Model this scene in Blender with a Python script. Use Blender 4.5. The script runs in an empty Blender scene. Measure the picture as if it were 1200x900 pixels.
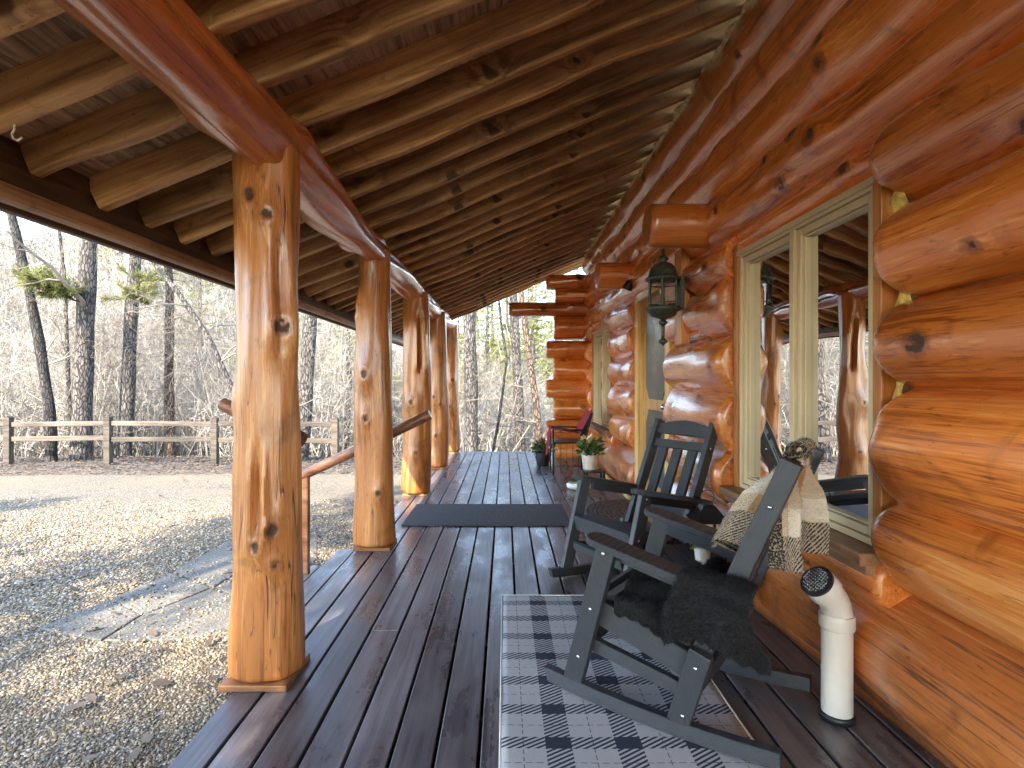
import bpy, math, random
import numpy as np
from mathutils import Vector, Matrix, Euler
random.seed(7)
C = bpy.context.scene.collection
PI = math.pi
R = math.radians
H = 1.25          # camera height above the deck
F = 650.0         # focal length in photo pixels
def at(x, y, d):  # photo pixel at a depth -> point
    return Vector(((x-592)*d/F, d, H-(y-447)*d/F))

# ------------------------------------------------------------------ materials
class NT:
    def __init__(s, name):
        s.m = bpy.data.materials.new(name); s.m.use_nodes = True
        s.t = s.m.node_tree; s.t.nodes.clear()
        s.out = s.n('ShaderNodeOutputMaterial')
    def n(s, typ, **kw):
        n = s.t.nodes.new(typ)
        for k, v in kw.items():
            if k in n.inputs: n.inputs[k].default_value = v
            else: setattr(n, k, v)
        return n
    def l(s, a, b):
        s.t.links.new(a, b)
    def coords(s, kind='Object', scale=(1,1,1), rnd=True):
        tc = s.n('ShaderNodeTexCoord')
        o = tc.outputs[kind]
        if rnd:
            oi = s.n('ShaderNodeObjectInfo')
            mu = s.n('ShaderNodeMath', operation='MULTIPLY'); mu.inputs[1].default_value = 37.0
            s.l(oi.outputs['Random'], mu.inputs[0])
            ad = s.n('ShaderNodeVectorMath', operation='ADD')
            s.l(o, ad.inputs[0]); s.l(mu.outputs[0], ad.inputs[1]); o = ad.outputs[0]
        return s.scale(o, scale)
    def scale(s, o, scale):
        v = s.n('ShaderNodeVectorMath', operation='MULTIPLY'); v.inputs[1].default_value = scale
        s.l(o, v.inputs[0]); return v.outputs[0]
    def noise(s, vec, scale=1, detail=4, rough=.55, dist=0):
        n = s.n('ShaderNodeTexNoise'); n.inputs['Scale'].default_value = scale; n.inputs['Detail'].default_value = detail
        n.inputs['Roughness'].default_value = rough; n.inputs['Distortion'].default_value = dist
        s.l(vec, n.inputs['Vector']); return n.outputs['Fac']
    def ramp(s, fac, stops):
        r = s.n('ShaderNodeValToRGB'); e = r.color_ramp.elements
        while len(e) < len(stops): e.new(.5)
        for el, (p, c) in zip(e, stops):
            el.position = p; el.color = (*c, 1) if len(c) == 3 else c
        s.l(fac, r.inputs[0]); return r.outputs[0]
    def mrange(s, v, a, b, c=0, d=1):
        m = s.n('ShaderNodeMapRange'); m.interpolation_type = 'SMOOTHSTEP'
        for i, x in zip((1,2,3,4), (a,b,c,d)): m.inputs[i].default_value = x
        s.l(v, m.inputs[0]); return m.outputs[0]
    def mix(s, fac, a, b, blend='MIX'):
        m = s.n('ShaderNodeMix', data_type='RGBA', blend_type=blend)
        for sock, v in ((m.inputs[0], fac), (m.inputs[6], a), (m.inputs[7], b)):
            if hasattr(v, 'node'): s.l(v, sock)
            elif isinstance(v, (int, float)): sock.default_value = v
            else: sock.default_value = (*v, 1)
        return m.outputs[2]
    def math(s, op, a, b=0):
        m = s.n('ShaderNodeMath', operation=op)
        for sock, v in zip(m.inputs, (a, b)):
            if hasattr(v, 'node'): s.l(v, sock)
            else: sock.default_value = v
        return m.outputs[0]
    def bump(s, h, strength=.3, dist=.01, prev=None):
        b = s.n('ShaderNodeBump'); b.inputs['Strength'].default_value = strength; b.inputs['Distance'].default_value = dist
        s.l(h, b.inputs['Height'])
        if prev is not None: s.l(prev, b.inputs['Normal'])
        return b.outputs[0]
    def principled(s, color, rough=.5, normal=None, **kw):
        p = s.n('ShaderNodeBsdfPrincipled')
        for k, v in (('Base Color', color), ('Roughness', rough)):
            if hasattr(v, 'node'): s.l(v, p.inputs[k])
            elif isinstance(v, tuple): p.inputs[k].default_value = (*v, 1)
            else: p.inputs[k].default_value = v
        for k, v in kw.items():
            k = k.replace('_', ' ')
            if hasattr(v, 'node'): s.l(v, p.inputs[k])
            else: p.inputs[k].default_value = v
        if normal is not None: s.l(normal, p.inputs['Normal'])
        s.l(p.outputs[0], s.out.inputs[0]); return p

def mat_log(name, dark, mid, light, rough=.3, coat=.4, axis=2, var=.22, check=.5):
    s = NT(name)
    sc = [20, 20, 20]; sc[axis] = .6
    at_sw = s.n('ShaderNodeAttribute', attribute_name='swell'); at_kn = s.n('ShaderNodeAttribute', attribute_name='knot')
    co = s.coords('Object')
    sw = s.math('MULTIPLY', at_sw.outputs['Fac'], .55)
    va = s.n('ShaderNodeVectorMath', operation='ADD'); s.l(s.scale(co, tuple(sc)), va.inputs[0]); s.l(sw, va.inputs[1])
    g = s.noise(va.outputs[0], 1.6, 7, .62, .5)
    sc2 = [62, 62, 62]; sc2[axis] = 2.0
    g2 = s.noise(s.scale(co, tuple(sc2)), 2.2, 5, .6)
    lo = s.noise(s.scale(co, (2.2, 2.2, 2.2) if axis > 2 else tuple(2.6 if i != axis else .8 for i in range(3))), 1.0, 3, .5)
    gg = s.math('ADD', s.math('MULTIPLY', g, .50), s.math('MULTIPLY', g2, .34))
    gg = s.math('ADD', gg, s.math('MULTIPLY', lo, .30))
    col = s.ramp(gg, [(.47, dark), (.545, mid), (.60, mid), (.67, light)])
    # darker stain laps and weather
    st = s.mrange(s.noise(s.scale(co, (3.1, 3.1, 3.1)), 1.0, 5, .6, .8), .54, .72)
    col = s.mix(s.math('MULTIPLY', st, .55), col, tuple(c*.42 for c in dark))
    # drying checks
    sc3 = [9, 9, 9]; sc3[axis] = .22
    cr = s.noise(s.scale(co, tuple(sc3)), 2.0, 2, .45, .2)
    ck = s.math('ABSOLUTE', s.math('SUBTRACT', cr, .5))
    ck = s.mrange(ck, .0, .008, 1, 0)
    gate = s.mrange(s.noise(s.scale(co, (1.7, 1.7, 1.7)), 1.0, 1), .50, .56)
    ck = s.math('MULTIPLY', s.math('MULTIPLY', ck, gate), check)
    col = s.mix(ck, col, (.025, .010, .004))
    # peeled fibre specks
    sp = s.mrange(s.noise(s.scale(co, tuple(70 if i != axis else 14 for i in range(3))), 1.0, 2), .66, .72)
    col = s.mix(s.math('MULTIPLY', sp, .55), col, tuple(c*.35 for c in dark))
    knv = s.math('MULTIPLY', at_kn.outputs['Fac'], s.mrange(s.noise(s.scale(co, (38, 38, 38)), 1.0, 3), .30, .62, .7, 1.25))
    ha = s.mrange(knv, .05, .5)
    col = s.mix(s.math('MULTIPLY', ha, .6), col, tuple(c*.6 for c in dark))
    kn = s.mrange(knv, .5, .85)
    col = s.mix(s.math('MULTIPLY', kn, .85), col, (.030, .014, .007))
    oi = s.n('ShaderNodeObjectInfo')
    hv = s.n('ShaderNodeHueSaturation'); hv.inputs['Hue'].default_value = .5
    s.l(s.mrange(oi.outputs['Random'], 0, 1, 1-var, 1+var), hv.inputs['Value']); s.l(col, hv.inputs['Color'])
    ro = s.math('ADD', s.math('MULTIPLY', lo, .22), rough-.11)
    ro = s.math('ADD', ro, s.math('MULTIPLY', kn, .3))
    md = s.noise(s.scale(co, tuple(7 if i != axis else 3.4 for i in range(3))), 1.0, 3, .5, .6)
    nb = s.bump(md, .22, .016)
    nb = s.bump(s.math('SUBTRACT', g2, s.math('MULTIPLY', ck, 1.4)), .34, .006, nb)
    p = s.principled(hv.outputs[0], ro, nb, Coat_Weight=s.math('MULTIPLY', s.math('SUBTRACT', 1, kn), min(1, coat*1.7)), Coat_Roughness=.21, Coat_IOR=1.6)
    s.l(s.bump(md, .2, .016), p.inputs['Coat Normal'])
    return s.m

def mat_plain(name, col, rough=.5, metal=0, noise=.15, scale=30, bump=.1, **kw):
    s = NT(name); co = s.coords('Object')
    n = s.noise(co, scale, 4)
    c = s.mix(s.mrange(n, .3, .7), tuple(x*(1-noise) for x in col), tuple(min(1, x*(1+noise)) for x in col))
    ro = s.mrange(n, .25, .75, max(.02, rough-.07), min(1, rough+.07))
    s.principled(c, ro, s.bump(n, bump, .004), Metallic=metal, **kw); return s.m

def mat_timber(name, dark, mid, light, axis=0, rough=.62, fine=1.0, figure=0.0, var=.2):
    s = NT(name); co = s.coords('Object')
    sc = [16*fine]*3; sc[axis] = .9*fine
    at_kn = s.n('ShaderNodeAttribute', attribute_name='knot')
    sw = s.math('MULTIPLY', s.n('ShaderNodeAttribute', attribute_name='swell').outputs['Fac'], .7)
    va = s.n('ShaderNodeVectorMath', operation='ADD'); s.l(s.scale(co, tuple(sc)), va.inputs[0]); s.l(sw, va.inputs[1])
    g = s.noise(va.outputs[0], 1.3, 7, .65, .6 + figure*3)
    lo = s.noise(s.scale(co, tuple(3 if i != axis else 1.3 for i in range(3))), 1, 4, .6)
    gg = s.math('ADD', s.math('MULTIPLY', g, .65), s.math('MULTIPLY', lo, .4))
    col = s.ramp(gg, [(.43, dark), (.525, mid), (.62, light)])
    st = s.mrange(s.noise(s.scale(co, (4, 4, 4)), 1.0, 5, .65, 1), .56, .7)
    col = s.mix(s.math('MULTIPLY', st, .5), col, tuple(c*.5 for c in dark))
    sp = s.mrange(s.noise(s.scale(co, (60, 60, 60)), 1.0, 2), .67, .72)
    col = s.mix(s.math('MULTIPLY', sp, .5), col, tuple(c*.35 for c in dark))
    kn = s.mrange(at_kn.outputs['Fac'], .3, .8)
    col = s.mix(s.math('MULTIPLY', kn, .9), col, (.05, .018, .008))
    oi = s.n('ShaderNodeObjectInfo')
    hv = s.n('ShaderNodeHueSaturation')
    s.l(s.mrange(oi.outputs['Random'], 0, 1, 1-var, 1+var), hv.inputs['Value']); s.l(col, hv.inputs['Color'])
    s.principled(hv.outputs[0], rough, s.bump(g, .35, .006)); return s.m

M = {}
M['wall_log'] = mat_log('stained_log', (.36, .085, .015), (.68, .195, .035), (.80, .33, .085), .26, .5)
M['wall_log_worn'] = mat_log('worn_log', (.15, .055, .022), (.46, .135, .030), (.58, .235, .075), .30, .45)
M['post_log'] = mat_log('post_log', (.23, .070, .016), (.45, .16, .040), (.58, .27, .085), .36, .22, var=.08, check=.9)
M['beam_log'] = mat_log('beam_log', (.28, .06, .014), (.50, .125, .028), (.60, .21, .055), .28, .45, var=.05)
M['rafter'] = mat_timber('rafter_wood', (.19, .095, .036), (.41, .225, .09), (.56, .35, .155), 0, .6)
M['sheathing'] = mat_timber('weathered_sheathing', (.16, .105, .064), (.34, .24, .15), (.48, .36, .24), 1, .7, .8, .6)
M['fascia_shaded'] = mat_timber('fascia_shaded', (.035, .017, .010), (.07, .034, .018), (.11, .06, .035), 1, .6)  # fascia wood darkened in colour for the shade in the recess between rafter ends
M['fascia'] = mat_timber('fascia_wood', (.15, .07, .035), (.26, .135, .07), (.34, .2, .11), 1, .5)
M['trim_orange'] = mat_timber('trim_orange', (.30, .09, .02), (.46, .17, .045), (.55, .25, .08), 2, .4)
M['door_wood'] = mat_timber('door_wood', (.45, .22, .07), (.62, .34, .13), (.72, .45, .2), 2, .35)
M['pine_board'] = mat_timber('pine_board', (.48, .29, .09), (.66, .44, .17), (.74, .54, .25), 2, .4)
M['baseplate'] = mat_timber('baseplate_wood', (.18, .075, .03), (.32, .15, .06), (.40, .22, .1), 0, .5)
M['rail_wood'] = mat_timber('rail_wood', (.14, .05, .025), (.25, .105, .05), (.34, .17, .09), 0, .3)
M['fence'] = mat_timber('fence_wood', (.055, .041, .031), (.10, .077, .058), (.15, .118, .09), 0, .85)
M['foam'] = mat_plain('foam', (.62, .45, .13), .8, noise=.4, scale=40, bump=.8)
M['frame_paint'] = mat_plain('frame_paint', (.62, .51, .33), .38, noise=.04, scale=8)
M['dark_panel'] = mat_plain('dark_panel', (.05, .056, .058), .32, noise=.03, scale=3, bump=0)
M['black_metal'] = mat_plain('black_metal', (.012, .012, .014), .38, noise=.3)
M['bronze'] = mat_plain('verdigris', (.055, .068, .058), .5, .35, noise=.55, scale=45, bump=.3)
M['white_pvc'] = mat_plain('white_pvc', (.72, .70, .66), .35, noise=.05, scale=12)
M['steel'] = mat_plain('steel', (.75, .75, .75), .25, 1.0, noise=.05)
M['white_pot'] = mat_plain('white_pot', (.78, .77, .74), .3, noise=.04, scale=10)
M['cream_pot'] = mat_plain('cream_pot', (.62, .58, .52), .5, noise=.1, scale=14)
M['black_plastic'] = mat_plain('black_plastic', (.018, .02, .026), .42, noise=.2)
M['soil'] = mat_plain('soil', (.03, .02, .013), .95, noise=.5, scale=60, bump=1)
M['red_cloth'] = mat_plain('red_cloth', (.30, .012, .025), .85, noise=.3, scale=120, bump=.5)
M['flower_red'] = mat_plain('flower_red', (.5, .02, .05), .5)
M['flower_pale'] = mat_plain('flower_pale', (.72, .62, .42), .5)
M['pale_block'] = mat_plain('pale_block', (.60, .48, .27), .8, noise=.35, scale=30, bump=.6)
M['leaf'] = mat_plain('leaf_green', (.07, .15, .03), .45, noise=.45, scale=25)
M['leaf_light'] = mat_plain('leaf_light', (.20, .33, .05), .45, noise=.4, scale=25)
M['leaf_dry'] = mat_plain('dry_leaf', (.13, .09, .06), .8, noise=.5, scale=3)
M['roof'] = mat_plain('roofing', (.06, .055, .05), .85, noise=.3)
M['skirt'] = mat_plain('skirt', (.035, .02, .015), .5, noise=.3)

def mat_black_poly():
    s = NT('black_poly_lumber'); tc = s.n('ShaderNodeTexCoord')
    uv = tc.outputs['UV']
    w = s.n('ShaderNodeTexWave', wave_type='BANDS', bands_direction='Y'); w.inputs['Scale'].default_value = 60; w.inputs['Distortion'].default_value = 5
    w.inputs['Detail'].default_value = 2; w.inputs['Detail Scale'].default_value = .6
    s.l(s.scale(uv, (.35, 1, 1)), w.inputs['Vector'])
    n = s.noise(s.coords('Object'), 25, 4)
    c = s.mix(s.math('MULTIPLY', s.math('ADD', n, w.outputs['Fac']), .5), (.020, .023, .028), (.054, .059, .068))
    s.principled(c, .42, s.bump(w.outputs['Fac'], .5, .003)); return s.m
M['poly'] = mat_black_poly()

def mat_deck():
    s = NT('stained_deck'); co = s.coords('Object', rnd=False)
    vo = s.n('ShaderNodeSeparateXYZ'); s.l(co, vo.inputs[0])
    b = s.math('FLOOR', s.math('DIVIDE', s.math('ADD', vo.outputs[0], .971), .147))
    wn = s.n('ShaderNodeTexWhiteNoise', noise_dimensions='1D'); s.l(b, wn.inputs['W'])
    cmb = s.n('ShaderNodeCombineXYZ'); s.l(vo.outputs[0], cmb.inputs[0]); s.l(s.math('ADD', vo.outputs[1], s.math('MULTIPLY', wn.outputs['Value'], 40)), cmb.inputs[1]); s.l(vo.outputs[2], cmb.inputs[2])
    g = s.noise(s.scale(cmb.outputs[0], (38, 1.3, 38)), 1, 6, .65, .5)
    lo = s.noise(s.scale(cmb.outputs[0], (5, 1.6, 1)), 1, 5, .65)
    col = s.ramp(s.math('ADD', s.math('MULTIPLY', g, .5), s.math('MULTIPLY', lo, .5)), [(.40, (.060, .050, .051)), (.5, (.115, .099, .10)), (.6, (.18, .158, .157))])
    hv = s.n('ShaderNodeHueSaturation'); s.l(s.mrange(wn.outputs['Value'], 0, 1, .72, 1.3), hv.inputs['Value']); s.l(col, hv.inputs['Color'])
    wear = s.mrange(s.noise(s.scale(co, (55, 30, 55)), 1, 3, .7), .64, .72)
    wg = s.mrange(s.noise(s.scale(co, (2, 1.2, 1)), 1, 3), .45, .62)
    col = s.mix(s.math('MULTIPLY', s.math('MULTIPLY', wear, wg), .28), hv.outputs[0], (.22, .17, .14))
    ro = s.math('ADD', s.mrange(lo, .38, .62, .24, .44), s.math('MULTIPLY', wear, .2))
    s.principled(col, ro, s.bump(s.math('ADD', g, s.math('MULTIPLY', wear, .3)), .16, .004), Specular_IOR_Level=.85); return s.m
M['deck'] = mat_deck()

def mat_glass():
    s = NT('window_glass')
    tr = s.n('ShaderNodeBsdfTransparent', Color=(.86, .87, .84, 1)); gl = s.n('ShaderNodeBsdfGlossy', Roughness=.0)
    n = s.noise(s.coords('Object', rnd=False), 2.2, 2)
    s.l(s.bump(n, .05, .035), gl.inputs['Normal'])
    fr = s.n('ShaderNodeFresnel', IOR=1.52)
    f = s.math('MINIMUM', s.math('MULTIPLY', fr.outputs[0], 1.35), 1)
    mx = s.n('ShaderNodeMixShader'); s.l(f, mx.inputs[0]); s.l(tr.outputs[0], mx.inputs[1]); s.l(gl.outputs[0], mx.inputs[2])
    s.l(mx.outputs[0], s.out.inputs[0]); return s.m
M['glass'] = mat_glass()

def mat_gravel():
    s = NT('gravel_yard'); co = s.coords('Object', rnd=False)
    v = s.n('ShaderNodeTexVoronoi'); v.inputs['Scale'].default_value = 55; s.l(co, v.inputs['Vector'])
    sep = s.n('ShaderNodeSeparateColor'); s.l(v.outputs['Color'], sep.inputs[0])
    peb = s.ramp(sep.outputs[0], [(0, (.10, .075, .05)), (.3, (.185, .145, .096)), (.65, (.265, .21, .14)), (.9, (.33, .28, .21)), (1, (.42, .37, .31))])
    edge = s.mrange(v.outputs['Distance'], .25, .6)
    peb = s.mix(s.math('MULTIPLY', edge, .6), peb, (.08, .065, .045))
    lo = s.noise(co, .5, 4, .6)
    peb = s.mix(s.math('MULTIPLY', s.mrange(lo, .4, .65), .7), peb, (.22, .165, .10))
    # leaf litter away from the yard
    sx = s.n('ShaderNodeSeparateXYZ'); s.l(co, sx.inputs[0])
    l2 = s.noise(co, 18, 5, .7)
    lit = s.ramp(l2, [(.38, (.025, .022, .020)), (.48, (.075, .062, .05)), (.57, (.14, .12, .10)), (.66, (.33, .31, .29))])
    yy = s.math('ADD', sx.outputs[1], s.math('MULTIPLY', s.math('SUBTRACT', lo, .5), 3))
    m = s.mrange(yy, 11.0, 12.6)
    col = s.mix(m, peb, lit)
    far = s.mrange(sx.outputs[1], 17, 26)
    l3 = s.noise(co, 1.2, 8, .75)
    col = s.mix(far, col, s.ramp(l3, [(.35, (.12, .10, .07)), (.5, (.21, .175, .125)), (.65, (.31, .27, .21))]))
    s.principled(col, .9, s.bump(s.math('SUBTRACT', 1, v.outputs['Distance']), .8, .012)); return s.m
M['gravel'] = mat_gravel()
def mat_pebble():
    s = NT('pebbles')
    a = s.n('ShaderNodeAttribute', attribute_name='shade')
    c = s.ramp(a.outputs['Fac'], [(0, (.095, .066, .038)), (.3, (.215, .158, .09)), (.6, (.32, .24, .145)), (.85, (.40, .32, .22)), (1, (.48, .43, .37))])
    s.principled(c, .75); return s.m
M['pebble'] = mat_pebble()
M['paver'] = mat_plain('paver_stone', (.165, .145, .115), .9, noise=.6, scale=75, bump=1.0)
def mat_bark(name, a, b, c, sc=7):
    s = NT(name); co = s.coords('Object')
    n = s.noise(s.scale(co, (sc, sc, sc*.22)), 2, 7, .7, .4)
    v = s.n('ShaderNodeTexVoronoi', feature='DISTANCE_TO_EDGE'); v.inputs['Scale'].default_value = 2.6; s.l(s.scale(co, (sc, sc, sc*.3)), v.inputs['Vector'])
    h = s.math('ADD', n, s.mrange(v.outputs['Distance'], 0, .16, -.5, 0))
    col = s.ramp(h, [(.15, tuple(x*.4 for x in a)), (.4, a), (.55, b), (.72, c)])
    s.principled(col, .9, s.bump(h, .9, .03)); return s.m
M['bark'] = mat_bark('grey_bark', (.07, .058, .05), (.16, .135, .118), (.28, .245, .22))
M['bark_red'] = mat_bark('red_bark', (.10, .065, .045), (.22, .15, .10), (.36, .27, .2))
M['bark_dark'] = mat_bark('dark_bark', (.025, .02, .018), (.06, .05, .043), (.14, .12, .1))
M['twig'] = mat_plain('pale_twig', (.43, .385, .32), .85, noise=.35, scale=1.5, bump=0)
M['brush'] = mat_plain('brush_twig', (.33, .295, .25), .9, noise=.45, scale=.35, bump=0)
M['twig_brown'] = mat_plain('brown_twig', (.24, .20, .16), .85, noise=.35, scale=1.5, bump=0)
def mat_needles():
    s = NT('pine_needles'); n = s.noise(s.coords('Object'), 1.6, 5)
    c = s.ramp(n, [(.35, (.09, .10, .028)), (.5, (.20, .205, .06)), (.65, (.33, .32, .115))])
    p = s.principled(c, .6, None)
    tl = s.n('ShaderNodeBsdfTranslucent'); s.l(c, tl.inputs[0])
    mx = s.n('ShaderNodeMixShader', Fac=.3); s.l(p.outputs[0], mx.inputs[1]); s.l(tl.outputs[0], mx.inputs[2]); s.l(mx.outputs[0], s.out.inputs[0])
    return s.m
M['needles'] = mat_needles()

# ------------------------------------------------------------------ mesh tools
def props(o, label=None, cat=None, group=None, kind=None):
    if label: o['label'] = label
    if cat: o['category'] = cat
    if group: o['group'] = group
    if kind: o['kind'] = kind
    return o
def empty(name, loc=(0,0,0), rz=0, **kw):
    o = bpy.data.objects.new(name, None); C.objects.link(o); o.location = loc; o.rotation_euler = (0,0,rz); o.empty_display_size = .2
    return props(o, **kw)
class MB:
    def __init__(s): s.v = []; s.f = []; s.uv = []
    def add(s, vs, fs, uvs=None):
        o = len(s.v); s.v += [tuple(v) for v in vs]; s.f += [tuple(i+o for i in f) for f in fs]
        if uvs is None: uvs = [[(0, 0)]*len(f) for f in fs]
        s.uv += uvs; return s
    def box(s, x0, x1, y0, y1, z0, z1):
        vs = [(x0,y0,z0),(x1,y0,z0),(x1,y1,z0),(x0,y1,z0),(x0,y0,z1),(x1,y0,z1),(x1,y1,z1),(x0,y1,z1)]
        fs = [(0,3,2,1),(4,5,6,7),(0,1,5,4),(1,2,6,5),(2,3,7,6),(3,0,4,7)]
        return s.add(vs, fs)
    def bar(s, p0, p1, w, h, up=(0,0,1)):
        p0, p1 = Vector(p0), Vector(p1); d = p1-p0; L = d.length; d.normalize()
        a = d.cross(Vector(up)); a.normalize(); b = a.cross(d)
        vs = [p + a*(i*w/2) + b*(j*h/2) for p in (p0, p1) for (i, j) in ((-1,-1),(1,-1),(1,1),(-1,1))]
        fs = [(0,1,2,3),(7,6,5,4),(0,4,5,1),(1,5,6,2),(2,6,7,3),(3,7,4,0)]
        r = random.random()
        uv = [[(0,0),(w,0),(w,h),(0,h)]]*2 + [[(r,r),(r+L,r),(r+L,r+w),(r,r+w)], [(r,r),(r+L,r),(r+L,r+h),(r,r+h)], [(r,r),(r+L,r),(r+L,r+w),(r,r+w)], [(r,r),(r+L,r),(r+L,r+h),(r,r+h)]]
        return s.add(vs, fs, uv)
    def prism(s, pts, axis_vec, origin=(0,0,0)):      # pts: 3D polygon, extruded by axis_vec
        n = len(pts); a = Vector(axis_vec)
        vs = [Vector(p) for p in pts] + [Vector(p)+a for p in pts]
        fs = [tuple(range(n))[::-1], tuple(range(n, 2*n))] + [(i, (i+1) % n, n+(i+1) % n, n+i) for i in range(n)]
        uvs = []
        for f in fs:
            uvs.append([(vs[i].y + vs[i].x*.3, vs[i].z) for i in f])
        return s.add(vs, fs, uvs)
    def tube(s, pts, rad, n=10, caps=True):
        pts = [Vector(p) for p in pts]
        if not hasattr(rad, '__len__'): rad = [rad]*len(pts)
        vs = []; fs = []; prev = None
        for i, p in enumerate(pts):
            d = (pts[min(i+1, len(pts)-1)] - pts[max(i-1, 0)]).normalized()
            if prev is None:
                a = d.orthogonal().normalized()
            else:
                a = (prev - d*prev.dot(d)).normalized()
            prev = a; b = d.cross(a)
            for k in range(n):
                t = 2*PI*k/n; vs.append(p + a*(math.cos(t)*rad[i]) + b*(math.sin(t)*rad[i]))
        for i in range(len(pts)-1):
            for k in range(n):
                fs.append((i*n+k, i*n+(k+1) % n, (i+1)*n+(k+1) % n, (i+1)*n+k))
        if caps:
            fs.append(tuple(range(n))[::-1]); fs.append(tuple((len(pts)-1)*n+k for k in range(n)))
        return s.add(vs, fs)
    def lathe(s, prof, c=(0,0,0), n=24, rot=0):
        c = Vector(c); vs = []; fs = []
        for (r, z) in prof:
            for k in range(n):
                t = 2*PI*k/n+rot; vs.append(c+Vector((r*math.cos(t), r*math.sin(t), z)))
        m = len(prof)
        for i in range(m-1):
            for k in range(n): fs.append((i*n+k, i*n+(k+1) % n, (i+1)*n+(k+1) % n, (i+1)*n+k))
        if prof[0][0] > 1e-5: fs.append(tuple(range(n))[::-1])
        if prof[-1][0] > 1e-5: fs.append(tuple((m-1)*n+k for k in range(n)))
        return s.add(vs, fs)
    def grid(s, fn, nu, nv, closed=False):
        vs = [fn(i/nu, j/nv) for j in range(nv+1) for i in range(nu+1)]
        fs = []; uv = []
        for j in range(nv):
            for i in range(nu):
                a = j*(nu+1)+i; fs.append((a, a+1, a+nu+2, a+nu+1))
                uv.append([(i/nu, j/nv), ((i+1)/nu, j/nv), ((i+1)/nu, (j+1)/nv), (i/nu, (j+1)/nv)])
        return s.add(vs, fs, uv)
    def build(s, name, mat, parent=None, smooth=False, bevel=0, solid=0, **kw):
        me = bpy.data.meshes.new(name); me.from_pydata(s.v, [], s.f); 
        uvl = me.uv_layers.new(name='UVMap')
        flat = [c for f in s.uv for uv in f for c in uv]
        if len(flat) == len(uvl.data)*2: uvl.data.foreach_set('uv', flat)
        for m in (mat if isinstance(mat, (list, tuple)) else [mat]): me.materials.append(m)
        if smooth: me.polygons.foreach_set('use_smooth', [True]*len(me.polygons))
        me.update()
        o = bpy.data.objects.new(name, me); C.objects.link(o)
        if parent: o.parent = parent
        if solid:
            md = o.modifiers.new('solid', 'SOLIDIFY'); md.thickness = solid; md.offset = 0
        if bevel:
            md = o.modifiers.new('bevel', 'BEVEL'); md.width = bevel; md.segments = 2; md.limit_method = 'ANGLE'; md.angle_limit = R(40)
        return props(o, **kw)
def np_mesh(name, V, Fc, mat, parent=None, smooth=True, attrs=None, **kw):
    """V (n,3), Fc (m,3 or 4) arrays -> one mesh object"""
    me = bpy.data.meshes.new(name); k = Fc.shape[1]
    me.vertices.add(len(V)); me.vertices.foreach_set('co', np.ascontiguousarray(V, np.float32).ravel())
    me.loops.add(Fc.size); me.loops.foreach_set('vertex_index', np.ascontiguousarray(Fc, np.int32).ravel())
    me.polygons.add(len(Fc)); me.polygons.foreach_set('loop_start', np.arange(0, Fc.size, k, dtype=np.int32))
    if smooth: me.polygons.foreach_set('use_smooth', np.ones(len(Fc), bool))
    for an, av in (attrs or {}).items():
        at_ = me.attributes.new(an, 'FLOAT', 'POINT'); at_.data.foreach_set('value', np.ascontiguousarray(av, np.float32))
    me.materials.append(mat); me.update(calc_edges=True); me.validate()
    o = bpy.data.objects.new(name, me); C.objects.link(o)
    if parent: o.parent = parent
    return props(o, **kw)

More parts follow.
